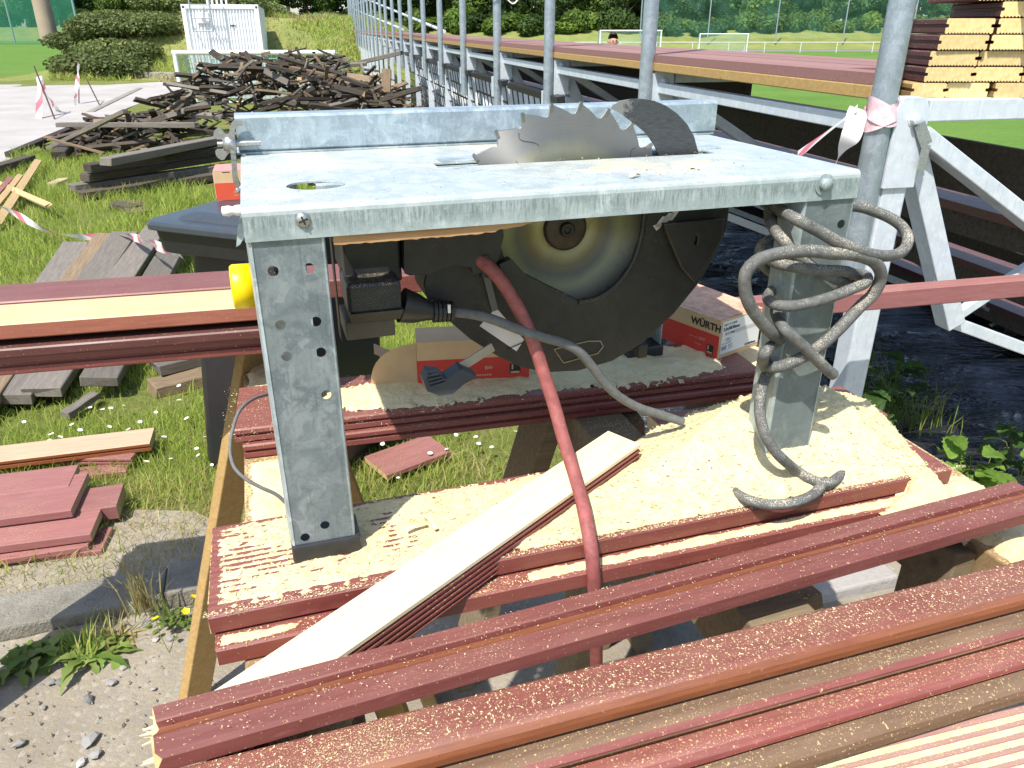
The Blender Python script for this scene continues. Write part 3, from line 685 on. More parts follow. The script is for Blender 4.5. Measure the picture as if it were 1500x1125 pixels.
b.build('corner_hole', dm, ct)
lx0, lx1 = .28, .82; b = MB()
for x in (lx0, lx1): b.tube([(x,-.38,H_+.75),(x,-.38,H_-.72)], .022, 8); b.tube([(x,-.38,H_-.7),(x,.04,H_-.62)], .016, 6)
for z in (H_-.7, H_-.36, H_-.02, H_+.3): b.tube([(lx0,-.38,z),(lx1,-.38,z)], .018, 6)
b.build('ladder', plain('ladder_steel', (.36,.40,.42), .4, .5), ct)
b = MB(); b.box((.40,-.02,H_-.50),(.72,.05,H_-.20)); b.lathe([(0,-.05),(.05,-.05),(.06,-.01),(.09,0)], (.56,-.02,H_-.38), (0,1,0), 14); b.build('vent', M['white'], ct, .01)
b = MB()
for i in range(5): b.tube([(.72+.13*i,.3,H_-.05),(.72+.13*i,.3,H_+.7)], .03, 8)
b.build('roof_pipe', M['white'], ct)
MB().box((1.28,.012,H_-.58),(1.42,.03,H_-.54)).build('slot', dm, ct)

# ================================================================ GRANDSTAND
def SM(n): return frameM(STD.w(0, n, 0), STD.e, STD.n)
st = thing('grandstand', 'galvanised steel grandstand frame with tall poles and red decking', 'grandstand', STD.w(0,0,0), STD.a)
SP = 1.53; NP = 24
def part(name, b, mats, bev=0):
    return b.build(name, mats, st, bev)
# one frame's parts are built at n=0 and copied along the stand
pole = part('pole', MB().tube([(-.066,-.01,.95),(-.066,-.01,3.3)], .031, 18), M['pipe'])
b = MB(); b.box((-.036,-.032,.02),(.036,.032,1.395)); post = part('post', b, M['zinc'], .006)
b = MB(); b.prism([(-.045,1.18),(.047,1.18),(.047,1.365),(.03,1.395),(-.03,1.395),(-.045,1.37)], (0,-.040,0), (1,0,0), (0,0,1), (0,1,0), .006); b.lathe([(.0,-.014),(.012,-.014),(.012,0),(.018,0),(.018,.004)], (.004,-.042,1.345), (0,1,0), 6); gus = part('head_plate', b, [M['zinc'], M['bolt']], .002)
b = MB(); b.bar((.06,0,1.362), (1.55,0,1.362), .045, .052); top = part('cross_beam', b, M['zinc'], .003)
b = MB(); b.bar((.05,-.005,1.31), (2.5,-.005,-.12), .04, .066, 0, (0,1,0)); stg = part('stringer', b, M['zinc'], .003)
sq1 = SM(0).inverted() @ hit(1392, 474, STD.w(0,.02), STD.n); sq2 = SM(0).inverted() @ hit(1500, 513, STD.w(0,.03), STD.n); sq3 = SM(0).inverted() @ hit(1440, 440, STD.w(0,.03), STD.n)
b = MB(); b.bar((.045,.02,1.30), sq1, .055, .058, 0, (0,1,0)); strut = part('strut', b, M['zinc'], .003)
b = MB(); b.bar(sq1+Vector((-.01,.01,.01)), sq1+(sq2-sq1)*5, .035, .036, 0, (0,1,0)); b.bar(sq1+Vector((.01,.012,.01)), sq1+(sq3-sq1)*3.5, .028, .028, 0, (0,1,0)); chord = part('lower_chord', b, M['zinc'], .003)
b = MB(); b.bar((.02,-.045,1.335), (.05,-.05,1.285), .03, .004, 0, (0,1,0)); b.bar((.05,-.05,1.285), (.045,-.055,1.225), .022, .004, 0, (0,1,0)); strap = part('strap', b, M['bolt'])
for k in range(1, NP):
    for src in (pole, post, gus, top, stg, strut, chord):
        if k > 11 and src in (strut, chord, gus): continue
        c = src.copy(); COL.objects.link(c); c.location = (random.uniform(-.006,.006) if src is pole else 0, SP*k, 0)
rb = part('side_rail', MB().bar((0,.034,1.318),(0,SP-.034,1.318), .042, .042), M['zinc'], .003)
for k in range(1, NP-1): c = rb.copy(); COL.objects.link(c); c.location = (0, SP*k, 0)
# loose-looking low plates on every post
bp = part('bracket_plate', MB().box((-.105,.02,1.05),(-.035,.026,1.2)), M['zinc'], .008)
for k in range(1, 8): c = bp.copy(); COL.objects.link(c); c.location = (0, SP*k, 0)
# decks: real boards side by side on joists
dl = 3.04; dmesh = {}
def deck(r0, z, nb, n0, n1, w=.142, t=.028, mat='d'):
    mat = mat + str(w)
    if mat not in dmesh:
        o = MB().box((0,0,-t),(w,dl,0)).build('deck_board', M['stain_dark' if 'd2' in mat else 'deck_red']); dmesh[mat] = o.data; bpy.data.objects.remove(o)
    n = n0
    while n < n1:
        for i in range(nb):
            c = bpy.data.objects.new('deck_board', dmesh[mat]); link(c, st); c.location = (r0+i*(w+.006), n+(.0 if i%2 else .01), z+random.uniform(-.002,.002))
        n += dl+.012
    return
deck(-.045, 1.447, 1, .07, 36, .090); deck(.055, 1.447, 3, .33, 36, .158)
deck(.62, 1.02, 4, .0, 18, mat='d2'); deck(1.28, .62, 4, .0, 15, mat='d2'); deck(1.95, .22, 4, 0, 15, mat='d2')  # lower tiers get darker boards, the upper deck's shade put into the colour
jm = part('joist', MB().box((-.047,.07,1.384),(-.008,3.11,1.417)), M['treated'], .003)
for k in range(1, 11):
    c = jm.copy(); COL.objects.link(c); c.location = (0, 3.052*k, 0)
j2 = part('joist', MB().box((.545,.2,1.384),(.58,3.24,1.417)), M['treated'], .003)
for k in range(1, 8): c = j2.copy(); COL.objects.link(c); c.location = (0, 3.052*k, 0)
j3 = part('cross_joist', MB().box((-.012,-.02,1.395),(.545,.02,1.417)), M['treated'], .002); j3.location = (0,.4,0)
for k in range(1, 40): c = j3.copy(); COL.objects.link(c); c.location = (0, .4+.5*k, 0)
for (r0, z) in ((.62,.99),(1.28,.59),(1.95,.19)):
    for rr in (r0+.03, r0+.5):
        c = part('joist', MB().box((rr,0,z-.075),(rr+.04,15,z+.0)), M['rotten'], 0)  # joists coloured dark to stand for the shade below the deck
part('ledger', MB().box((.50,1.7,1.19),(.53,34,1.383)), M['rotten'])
# risers: boards closing each step, coloured dark for the shade under the stand
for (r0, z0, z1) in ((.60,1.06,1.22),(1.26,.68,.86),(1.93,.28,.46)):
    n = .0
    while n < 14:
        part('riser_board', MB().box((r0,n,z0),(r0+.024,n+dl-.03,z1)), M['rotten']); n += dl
# handrails at the far stair
def spt(px, py, fw): p = atd(px, py, fw); q = SM(0).inverted() @ p; return q
for a, bq in (((540,0,21),(651,46,9.2)), ((517,13,30),(590,43,12.6)), ((503,13,40),(556,-6,18))):
    part('handrail', MB().tube([spt(*a), spt(*bq)], .02, 8), M['zinc'])
part('cable_tie', MB().tube(smooth_path([(-.03,SP*3-.045,1.75),(-.10,SP*3-.05,1.75),(-.11,SP*3+.01,1.75),(-.03,SP*3+.03,1.75),(0,SP*3-.05,1.76),(.06,SP*3-.06,1.80),(.09,SP*3-.06,1.75),(.05,SP*3-.06,1.71),(0,SP*3-.06,1.745)], 4), .006, 6), M['white'])
# black lattice grids leaning under the stand and an added pale sheet for the bright gaps behind
lat0 = None
for k in range(6):
    b = MB(); W_, H_2 = 1.3, .85; nn_ = 8
    for i in range(nn_+1):
        x = W_*i/nn_; b.bar((x,0,0),(x,0,H_2), .018, .006, 0, (0,1,0))
    for i in range(8): z = H_2*i/7; b.bar((0,.007,z),(W_,.007,z), .018, .006, 0, (0,1,0))
    b.box((-.03,-.02,-.03),(W_+.03,.03,0)); b.box((-.03,-.02,H_2),(W_+.03,.03,H_2+.04))
    if lat0 is None: o = b.build('lattice_panel', M['lattice']); lat0 = o
    else: o = lat0.copy(); COL.objects.link(o)
    p = STD.w(.085, 2.9+1.53*k, .30); o.location = p; o.rotation_euler = (R(-8), 0, STD.a+R(90))
    tag(o, 'black plastic lattice grid leaning under the grandstand behind the poles', 'lattice', 'lattice grids under the grandstand')
b = MB(); vs = []; fs = []
for i in range(31):
    for j in range(3): vs.append(tuple(STD.w(.17+.015*math.sin(i*.9)-.02*j, 2.6+.33*i, .10+.52*j)))
for i in range(30):
    for j in range(2): fs.append((i*3+j,(i+1)*3+j,(i+1)*3+j+1,i*3+j+1))
o = mobj('plastic_sheet', vs, fs, M['white'], None, True); sd = o.modifiers.new('t','SOLIDIFY'); sd.thickness = .003; tag(o, 'white plastic sheet hanging behind the black lattice under the stand', 'sheet')
# pale boards stacked on the ground beyond the fence of the saw
for k in range(6):
    b = MB().box((0,0,0),(1.9,.16,.05)); o = b.build('pale_plank', M['pine_dull'], None, .004); o.matrix_world = frameM(STD.w(-.9+.04*random.random(), 5.4+.02*k, .02+.085*k), STD.e, STD.n)
    tag(o, 'pale dry plank in the low pile behind the grandstand poles', 'plank', 'pale planks behind the poles')

# ---------------------------------------------------------------- black foil under the stand
NA, NB_ = 90, 330; vs = []; fs = []
for j in range(NB_+1):
    for i in range(NA+1):
        r = -.55 + 4.6*i/NA; n = .22 + 9.5*j/NB_ + .12*math.sin(i*.35)*(1-j/NB_)
        z = .05 + .022*math.sin(n*13+r*1.2+1.2*math.sin(r*2.1+n)) + .013*math.sin(n*29-r*2.2+1.5*math.sin(r*3.1)) + .006*math.sin(n*55+r*4+2*math.sin(r*5))
        p = STD.w(r, n); vs.append((p.x, p.y, float(gh(p.x, p.y)) + max(z, .012)))
for j in range(NB_):
    for i in range(NA): fs.append((j*(NA+1)+i, j*(NA+1)+i+1, (j+1)*(NA+1)+i+1, (j+1)*(NA+1)+i))
o = mobj('ground_foil', vs, fs, M['tarp'], None, True); tag(o, 'wrinkled glossy black plastic foil spread on the ground under the grandstand', 'foil')

vs = []; fs = []                                             # straw and slivers blown onto the foil
for q in range(420):
    r = random.uniform(-.5, 3.6); n = random.uniform(.3, 6.5); p = STD.w(r, n, .085+random.uniform(0,.01)); L = random.uniform(.015,.07); a = random.gauss(-.25,.5); u = Vector((math.cos(a),math.sin(a),random.uniform(-.1,.1)))*L; w = Vector((-u.y,u.x,0)).normalized()*random.uniform(.0007,.0018)
    b0 = len(vs); vs += [p-u-w, p+u-w, p+u+w, p-u+w]; fs.append((b0,b0+1,b0+2,b0+3))
tag(mobj('straw', vs, fs, M['pine_dull']), kind='stuff')
# ================================================================ BOARDS
def profile(w, t, top_g=0, bot_g=10, slot=True, gd=.0028, r=.003):
    """cross-section (y,z): counter-clockwise from the lower front corner"""
    P = []
    def grooves(y0, y1, n, z, dz):
        o = []; st = (y1-y0)/n
        for i in range(n):
            a = y0+st*i; o += [(a+st*.15, z), (a+st*.3, z+dz), (a+st*.7, z+dz), (a+st*.85, z)]
        return o
    P += [(r,0)] + (grooves(.006, w-.006, bot_g, 0, gd) if bot_g else []) + [(w-r,0),(w,r)]
    if slot: P += [(w,t*.40),(w-.007,t*.42),(w-.007,t*.62),(w,t*.64)]
    P += [(w,t-r),(w-r,t)]
    if top_g: P += [(y, z) for y, z in grooves(.008, w-.008, top_g, t, -gd)][::-1] if False else [q for q in grooves(w-.008, .008, top_g, t, -gd)]
    P += [(r,t),(0,t-r)]
    if slot: P += [(0,t*.64),(.007,t*.62),(.007,t*.42),(0,t*.40)]
    P += [(0,r)]
    return P
def board_mesh(name, L, P, mats, topidx=None, rag0=0, rag1=0, seg=1):
    n = len(P); V = []; Fc = []; mi = []
    zt = max(z for y, z in P)
    xs = [L*i/seg for i in range(seg+1)]
    for i, x in enumerate(xs):
        for y, z in P:
            dx = random.uniform(-rag0, rag0) if i == 0 else (random.uniform(-rag1, rag1) if i == seg else 0)
            V.append((x+dx, y, z))
    for s_ in range(seg):
        for i in range(n):
            j = (i+1) % n; Fc.append((s_*n+i, s_*n+j, (s_+1)*n+j, (s_+1)*n+i))
            topf = topidx is not None and P[i][1] > zt*.8 and P[j][1] > zt*.8
            mi.append(2 if topf else 0)
    Fc.append(tuple(range(n))[::-1]); mi.append(1); Fc.append(tuple(range(seg*n, (seg+1)*n))); mi.append(1)
    me = bpy.data.meshes.new(name); me.from_pydata(V, [], Fc)
    for m in mats: me.materials.append(m)
    me.polygons.foreach_set('material_index', mi); me.update(); 
    bm = bmesh.new(); bm.from_mesh(me); bmesh.ops.recalc_face_normals(bm, faces=bm.faces); bm.to_mesh(me); bm.free()
    return me
def board(name, label, o, X, Y, L, w, t, mats, cat='board', group=None, prof=None, rag=(0,0), **k):
    P = prof or profile(w, t, **k)
    me = board_mesh(name, L, P, mats, 2 if len(mats) > 2 else None, *rag)
    ob = bpy.data.objects.new(name, me); COL.objects.link(ob); X = Vector(X).normalized(); Y = Vector(Y); Y = (Y - X*Y.dot(X)).normalized()
    ob.matrix_world = frameM(o, X, Y); return tag(ob, label, cat, group)

# ---- sawhorses carrying everything
def sawhorse(nm, lab, s0, w, d0, d1, ztop, legs, mat, hh=.11, dustmat=None):
    t = thing(nm, lab, 'sawhorse', SAW.w(s0+w/2, (d0+d1)/2, 0), SAW.a); c = (d0+d1)/2
    MB().box((-w/2, d0-c, ztop-hh), (w/2, d1-c, ztop)).build('beam', dustmat or mat, t, .004)
    for (sx, d, fx, fd, lw, lt) in legs:
        b = MB(); a = Vector((sx*(w/2+lt*.55), d-c, ztop-.015)); e = Vector((fx, fd-c, -.01)); b.bar(a, e, lw, lt, 0, (1,0,0)); b.build('leg', mat, t, .003)
    return t
Lg = [(1, -.10, .26, -.22, .095, .035), (1, .62, .27, .52, .095, .035), (-1, -.18, -.22, -.28, .095, .035)]
lh = sawhorse('sawhorse', 'timber sawhorse under the left ends of the boards and the saw', -.07, .13, -.27, .93, .842, Lg, M['treated'], .11, M['treated_dusty'])
la = SAW.l(Vector((-.585,1.63,.842))); lb = SAW.l(Vector((-.80,1.40,0.0))); cc = (-.27+.93)/2
lfm = MB(); lfm.bar((la[0]+.005, la[1]-cc, .90), (lb[0]-.0+.005, lb[1]-cc, .0), .072, .030, 0, (.62,-.78,.05)); lfm.build('leg', M['treated'], lh, .003)
Lm = [(1, .18, .30, .04, .10, .04), (1, .42, .24, .56, .12, .045), (-1, .20, -.22, .05, .09, .035), (-1, .48, -.26, .60, .12, .04), (1, -.16, .26, -.26, .09, .035)]
sawhorse('sawhorse', 'middle timber sawhorse with yellowish splayed legs below the saw', .56, .10, -.26, .70, .842, Lm, M['treated_grey'])
Lr = [(1, -.2, .30, -.3, .10, .04), (1, .60, .30, .75, .10, .04), (-1, -.15, -.24, -.26, .09, .04), (-1, .46, -.34, .62, .13, .045)]
sawhorse('sawhorse', 'timber sawhorse with sawdust on its broad beam under the right ends of the boards', .985, .145, -.275, .74, .842, Lr, M['treated_grey'], .13, M['treated_dusty'])

# ---- two grooved boards carrying the saw (front pair)
stn = [M['stain'], M['pine_end']]
o = board('decking_board', 'grooved maroon board under the front legs of the saw, covered in sawdust', SAW.w(-.105, -.077, .872), SAW.e, SAW.n, 1.055, .197, .028, [M['stain'], M['pine_end']], top_g=16, bot_g=0, slot=False, gd=.0024, rag=(.001,.001))
board('decking_board', 'lower maroon board of the pair under the saw, showing a thin lip of sawdust', SAW.w(-.10, -.103, .843), SAW.e, SAW.n, 1.03, .197, .027, [M['stain'], M['pine_end']], bot_g=10, slot=False, rag=(.001,.001))
# ---- rear pair under the boxes
board('decking_board', 'dark maroon board under the screw boxes behind the saw, strewn with sawdust', SAW.w(-.08, .418, .872), SAW.e+SAW.n*-.055, SAW.n, 1.05, .185, .028, [M['stain_purple'], M['pine_end']], bot_g=8, slot=True)
board('decking_board', 'bottom maroon board of the pair below the screw boxes', SAW.w(-.068, .408, .843), SAW.e+SAW.n*-.055, SAW.n, 1.04, .185, .028, [M['stain'], M['pine_end']], bot_g=8, slot=True)
# ---- short boards below the big sawdust heap at the right
board('board_offcut', 'maroon offcut with one red end poking out of the sawdust heap beside the bramble', SAW.w(.955, -.058, .858), SAW.e, SAW.n, .10, .185, .028, [M['stain'], M['pine_end']], bot_g=0, slot=False)
board('board_offcut', 'maroon board buried under the rear of the sawdust heap by the right saw leg', SAW.w(.66, .130, .862), SAW.e, SAW.n, .43, .135, .028, [M['stain'], M['pine_end']], bot_g=0, slot=False)
# ---- sawn batten lying across
pa = at(262, 1046, .894); pb = at(893, 630, .950)
dx = (pb-pa); Ld = dx.length; dxn = dx.normalized(); dy = Vector((0,0,1)).cross(dxn).normalized()
gprof = [(.064,0),(.064,.046),(0,.046)]
for k in range(5):
    zz = .0405-.0085*k; gprof += [(0,zz),(.0035,zz-.0006),(.0035,zz-.0046),(0,zz-.0052)]
gprof += [(0,0)]
board('sawn_batten', 'cream freshly sawn batten with a grooved maroon side lying slantwise on the sawdust', pa - dy*.064 + Vector((0,0,-.046)), dxn, dy, Ld, .064, .046, [M['stain'], M['pine'], M['pine']], prof=gprof)
# ---- front boards
def FW(a, n, z): return FRT.w(a, n, z)
f1 = [(0,0),(.060,0),(.062,.004),(.062,.026),(.060,.028),(.041,.028),(.0395,.0265),(.0385,.019),(.0335,.019),(.0325,.0235),(.0275,.0245),(.0265,.022),(.0255,.0235),(.004,.0235),(0,.018)]
P_ = f1
me = board_mesh('profile_board', 1.20, P_, [M['stain_purple'], M['pine_end'], M['stain_rust']], None, .006, .002)
for p in me.polygons:
    c = p.center
    if p.material_index == 0 and .0255 < c.y < .0386 and c.z > .0180: p.material_index = 2
o = bpy.data.objects.new('profile_board', me); COL.objects.link(o); o.matrix_world = frameM(FW(-.135, .600, .8985), FRT.e, FRT.n)
tag(o, 'narrow maroon board with a bright orange tongue lying over the sawn batten', 'board')
b = MB()                                                     # torn fibres on its left end
for q in range(16):
    y = random.uniform(.002,.058); z = random.uniform(.004,.022); L = random.uniform(.004,.016); b.bar((.002,y,z),(-L,y+random.uniform(-.004,.004),z+random.uniform(-.003,.003)), .004,.003,0,(0,0,1),.0008,.0008)
b.build('torn_fibre', M['pine'], o)
def rounded_board(nm, lab, a0, n0, z0, L, w, t, mats, ang=0.0, slotm=None):
    pr = [(0,.006),(.004,.001),(.012,0),(w,0),(w,t-.002),(w-.004,t),(.018,t),(.008,t-.001),(.002,t-.006),(0,t-.012)]
    me = board_mesh(nm, L, pr, mats, None)
    for p in me.polygons:
        if p.material_index == 0 and len(mats) > 2 and p.normal.y < -.55: p.material_index = 2
        if p.material_index == 0 and p.center.y < .018: p.use_smooth = True
    o = bpy.data.objects.new(nm, me); COL.objects.link(o); e = Vector((math.cos(FRT.a+ang), math.sin(FRT.a+ang), 0)); nn = Vector((-e.y, e.x, 0))
    o.matrix_world = frameM(FW(a0, n0, z0), e, nn); return tag(o, lab, 'board')
A_ = R(-3.2)
rounded_board('wide_board', 'widest front maroon board speckled with sawdust, with a glossy orange front edge', -.40, .556, .874, 2.1, .060, .026, [M['stain_dusty'], M['pine_end'], M['stain_rust']], A_)
rounded_board('lower_board', 'brown dusty board showing just under the orange edge of the widest board', -.40, .530, .8605, 2.1, .08, .0115, [M['stain_brown'], M['pine_end'], M['stain']], A_)
rounded_board('lower_board', 'maroon board below the widest one, its top strewn with sawdust and red rounded edge', -.40, .501, .843, 2.1, .10, .0155, [M['stain_dusty'], M['pine_end'], M['stain']], A_)
rounded_board('lower_board', 'brown tongued edge of a board between the speckled board and the grooved board', -.40, .480, .8135, 2.1, .12, .0285, [M['stain_brown'], M['pine_end'], M['stain_brown']], A_)
gp = profile(.145, .028, top_g=9, bot_g=0, slot=False, gd=.005)
gA = at(1130, 1120, .811); gB = at(1500, 1030, .811); e = (gB-gA).normalized(); nn = Vector((-e.y, e.x, 0)); gO = gA - e*.06 - nn*.145 - Vector((0,0,.028))
board('grooved_board', 'grooved board in the bottom right corner, its furrows filled with sawdust', gO, e, nn, 1.5, .145, .028, [M['stain_pale'], M['pine_end']], prof=gp)
b = MB()
for i in range(9):
    y0, y1 = .145-.008, .008; st_ = (y1-y0)/9; a = y0+st_*i
    b.box((.02, min(a+st_*.24,a+st_*.76), .0228), (1.48, max(a+st_*.24,a+st_*.76), .0272))
o = b.build('furrow_sawdust', M['sawdust']); o.matrix_world = frameM(gO, e, nn); tag(o, kind='stuff')
for (a0,lab) in ((-.06,'left timber trestle carrying the front boards'),(.98,'right timber trestle carrying the front boards')):
    t = thing('low_trestle', lab, 'trestle', FW(a0,.44,0), FRT.a)
    MB().box((-.045,-.26,.706),(.045,.12,.782)).build('beam', M['treated_grey'], t, .003)
    for sx in (-1,1): MB().bar((sx*.03,-.16,.71),(sx*.22,-.22,0),.08,.035,0,(0,1,0)).build('leg', M['treated_grey'], t, .003)

# ---- long boards behind the saw
def KW(a, d, z): return STK.w(a, d, z)
board('long_board', 'front upper board of the long stack behind the left saw leg, bare pine on top', KW(-.98, 0, 1.012), STK.e, STK.n, 1.02, .125, .032, [M['stain_warm'], M['pine_end'], M['pine_warm']], bot_g=0, slot=False)
board('long_board', 'purple-red board lying behind the bare pine board of the long stack', KW(-.98, .128, 1.006), STK.e, STK.n, 1.44, .13, .042, [M['stain_purple'], M['pine_end']], bot_g=0, slot=False)
board('long_board', 'dark maroon board at the bottom of the long stack left of the saw', KW(-.98, -.012, .978), STK.e, STK.n, 1.02, .15, .020, [M['stain_dark'], M['pine_end']], bot_g=0, slot=False)
board('long_board', 'maroon board with a wide lower face at the very bottom of the long stack', KW(-.98, .004, .938), STK.e, STK.n, 1.02, .25, .038, [M['stain'], M['pine_end']], bot_g=0, slot=True)
board('long_board', 'dry pinkish red board running right behind the saw past the white post', KW(.90, .0, .917), STK.e, STK.n, 1.9, .045, .048, [M['stain_dry'], M['pine_end']], bot_g=0, slot=False)
for (a, d, z0, z1, lab) in ((-.07,.32,.842,.937,'wood block between the left sawhorse and the long stack'),(.93,.0,.842,.916,'wood block under the start of the pinkish red board')):
    o = MB().box((0,0,0),(.06,.06,z1-z0)).build('spacer_block', M['treated'], None, .003); o.matrix_world = frameM(KW(a,d,z0), STK.e, STK.n); tag(o, lab, 'block')
# leaning post that holds the stack's far left end
o = MB().box((0,0,0),(.09,.12,.937)).build('support_post', M['treated'], None, .004); o.matrix_world = frameM(KW(-.93,.03,0), STK.e, STK.n); tag(o, 'timber post under the far left end of the long stack', 'post')

# ---- maroon boards on the ground at the left
def ground_board(nm, lab, pR_back, pR_front, z, L, t, mats, **k):
    a = at(*pR_back, z); b = at(*pR_front, z); Y = (a-b); w = Y.length; X = Vector((Y.y, -Y.x, 0)).normalized()   # X to the right
    return board(nm, lab, b - X*L - Vector((0,0,t)), X, Y, L, w, t, mats, **k)
dry = [M['stain_dry'], M['pine_dull']]
ground_board('ground_board', 'pale-topped red board nearest the daisies in the left ground pile', (226,626), (219,649), .085, .9, .036, [M['stain_rust'], M['pine_dull'], wood('worn_pink_board', (.52,.33,.22), (.62,.42,.27), False, .75, .05)], bot_g=0, slot=True)
ground_board('ground_board', 'short red board end tucked under the pale-topped board', (199,663), (191,672), .052, .6, .028, dry, bot_g=0, slot=True)
ground_board('ground_board', 'thin maroon board lying flat in the grass beneath the short board end', (190,676), (184,690), .024, .5, .022, dry, bot_g=0, slot=False)
ground_board('ground_board', 'upper left maroon board of the ground pile with scratched top', (115,680), (100,712), .125, .7, .026, dry, bot_g=0, slot=False)
ground_board('ground_board', 'broad maroon board overlapping the scratched board on the ground pile', (129,692), (103.5,747), .122, .7, .030, dry, bot_g=0, slot=False)
ground_board('ground_board', 'short maroon board whose right end lies farthest towards the grass', (181,708), (170,741), .090, .45, .052, dry, bot_g=0, slot=False)
ground_board('ground_board', 'grooved maroon board second from the bottom of the ground pile', (148,744), (132,782), .086, .75, .030, dry, bot_g=0, slot=False, top_g=14, gd=.0015)
ground_board('ground_board', 'maroon board behind and below the grooved one, in its shadow', (140,765), (128,800), .052, .75, .022, dry, bot_g=0, slot=False)
ground_board('ground_board', 'lowest maroon board of the ground pile next to the bare earth', (165,771), (148,806), .034, .8, .032, dry, bot_g=0, slot=False, top_g=14, gd=.0015)
# lone offcut in the grass seen under the saw
a = at(549, 664, .05); b_ = at(640, 632, .05); a2 = at(566,696,.05)
board('board_offcut', 'lone maroon offcut lying in the daisies under the saw', a2-Vector((0,0,.022)), (b_-a), (a-a2), (b_-a).length, (a-a2).length, .022, [M['stain_dry'], M['split_yellow']], bot_g=0, slot=False)

# ---- fresh stack of tongue-and-groove offcuts on the grandstand corner
ST0 = atd(1333, 143, 1.95)
def stack_unit(px_l, px_r, row, t=.0355, L=.27):
    pass
def stack_board(lab, x0, x1, z, mats, L, **k):
    """x0,x1 are metres to the right of the stack's left foot"""
    X = Vector((.045, .999, 0)); Y = Vector((-.999, .045, 0))
    o = ST0 + Vector((x1 + random.uniform(-.0018,.0018), random.uniform(-.006,.008), z)); X = Vector((.045+random.uniform(-.012,.012), .999, 0)); Y = Vector((-X.y, X.x, 0))
    return board('offcut', lab, o, X, Y, L, x1-x0, .0345, mats, group=None, **k)
mk = [M['stain_dark'], M['pine_end']]; mj = [M['treated'], M['pine_end']]
pxm = 1.95/F_PX
rows = [
 (0, mj, [(1333,1382,'short unstained joist end at the lower left of the offcut stack'),(1386,1447,'second unstained joist end in the bottom row of the offcut stack'),(1453,1520,'third joist end in the bottom row, cut by the right picture edge')], dict(bot_g=0, slot=True)),
 (1, mk, [(1348,1417,'maroon-sided offcut in the second row from the bottom, left column'),(1421,1489,'cream-ended offcut in the second row from the bottom, middle column'),(1493,1560,'cream-ended offcut in the second row from the bottom, at the right picture edge')], {}),
 (2, mk, [(1353,1421,'left offcut in the third row from the bottom of the stack'),(1425,1493,'middle offcut in the third row from the bottom of the stack'),(1497,1564,'right offcut in the third row from the bottom of the stack')], {}),
 (3, mk, [(1359,1428,'left offcut in the fourth row of the offcut stack'),(1432,1500,'middle offcut in the fourth row of the offcut stack'),(1504,1570,'right offcut in the fourth row of the offcut stack')], {}),
 (4, mk, [(1366,1433,'topmost offcut of the left column of the stack'),(1438,1506,'middle offcut in the fifth row, beside the top of the left column'),(1510,1576,'right offcut in the fifth row of the stack')], {}),
 (5, mk, [(1438,1512,'offcut in the sixth row with its dark side free, above the left column'),(1516,1585,'right offcut in the sixth row of the stack')], {}),
 (6, mk, [(1404,1480,'highest dark-sided offcut cut off by the upper picture edge'),(1484,1560,'highest right offcut under the power tool')], {})]
for row, mats, its, k in rows:
    for x0, x1, lab in its:
        stack_board(lab, (x0-1333)*pxm, (x1-1333)*pxm, row*.0368, mats, .26+.02*random.random(), **({'bot_g':14} | k) if row else k)
# power tool resting on top of the stack
tz = 7*.0368; tl = thing('power_tool', 'black and yellow power tool resting on top of the offcut stack', 'power tool', ST0+Vector((.235,-.012,tz-.006)), R(-80))
MB().tube([(-.11,0,.05),(.075,0,.012)], [.030,.036], 12).build('body', M['black'], tl); MB().tube([(-.02,0,.0315),(.02,0,.023)], .0385, 12).build('band', M['yellow'], tl)
MB().bar((.06,0,.03),(.10,.02,-.0),.03,.035).build('grip', M['black'], tl, .006); MB().tube([(-.06,0,.04),(-.12,0,.034)], [.014,.008], 8).build('nozzle', M['bolt'], tl)
# ================================================================ TABLE SAW
saw = thing('table_saw', 'galvanised steel table saw with its toothed blade raised through the table', 'table saw', SAW.w(0,0,0), SAW.a)
LX, LD, AP = .81, .555, .038
SXY = lambda px, py: SAW.lz(px, py, ZT)
# table top: sheet with a round hole and the blade slot, folded down at the front
hole = circ(.089, .113, .036, 28, .030)
slot = [(.262,.196),(.700,.196),(.700,.232),(.262,.232)]
cut1 = [(.275,.176),(.281,.176),(.300,.184),(.294,.184)]; cut2 = [(.296,.150),(.303,.150),(.322,.157),(.315,.157)]
me = curve_plate([(0,.008),(LX,.008),(LX,LD),(0,LD)], [hole, slot, cut1, cut2], .0022)
V = [Vector(v.co) + Vector((0,0,ZT-.0011)) for v in me.vertices]; Fq = [tuple(p.vertices) for p in me.polygons]; bpy.data.meshes.remove(me)
b = MB(); b.add(V, Fq)
fold = [(.008,ZT),(.0045,ZT-.0008),(.0018,ZT-.003),(.0004,ZT-.006),(0,ZT-.010),(0,ZT-AP),(.010,ZT-AP),(.010,ZT-AP+.0018),(.0018,ZT-AP+.0018),(.0018,ZT-.010),(.0035,ZT-.0045),(.008,ZT-.0021)]
b.prism(fold, (0,0,0), (0,1,0), (0,0,1), (1,0,0), LX)
b.box((0,.008,ZT-AP),(.0018,LD,ZT-.0022)); b.box((LX-.0018,.008,ZT-AP),(LX,LD,ZT-.0022)); b.box((.0018,LD-.0018,ZT-AP),(LX-.0018,LD,ZT-.0022))
tt = b.build('table_top', M['galv_top'], saw)
for p in tt.data.polygons:
    if p.center.y < .0085 and p.center.z < ZT-.0085: p.material_index = 1
tt.data.materials.append(M['galv_dust'])
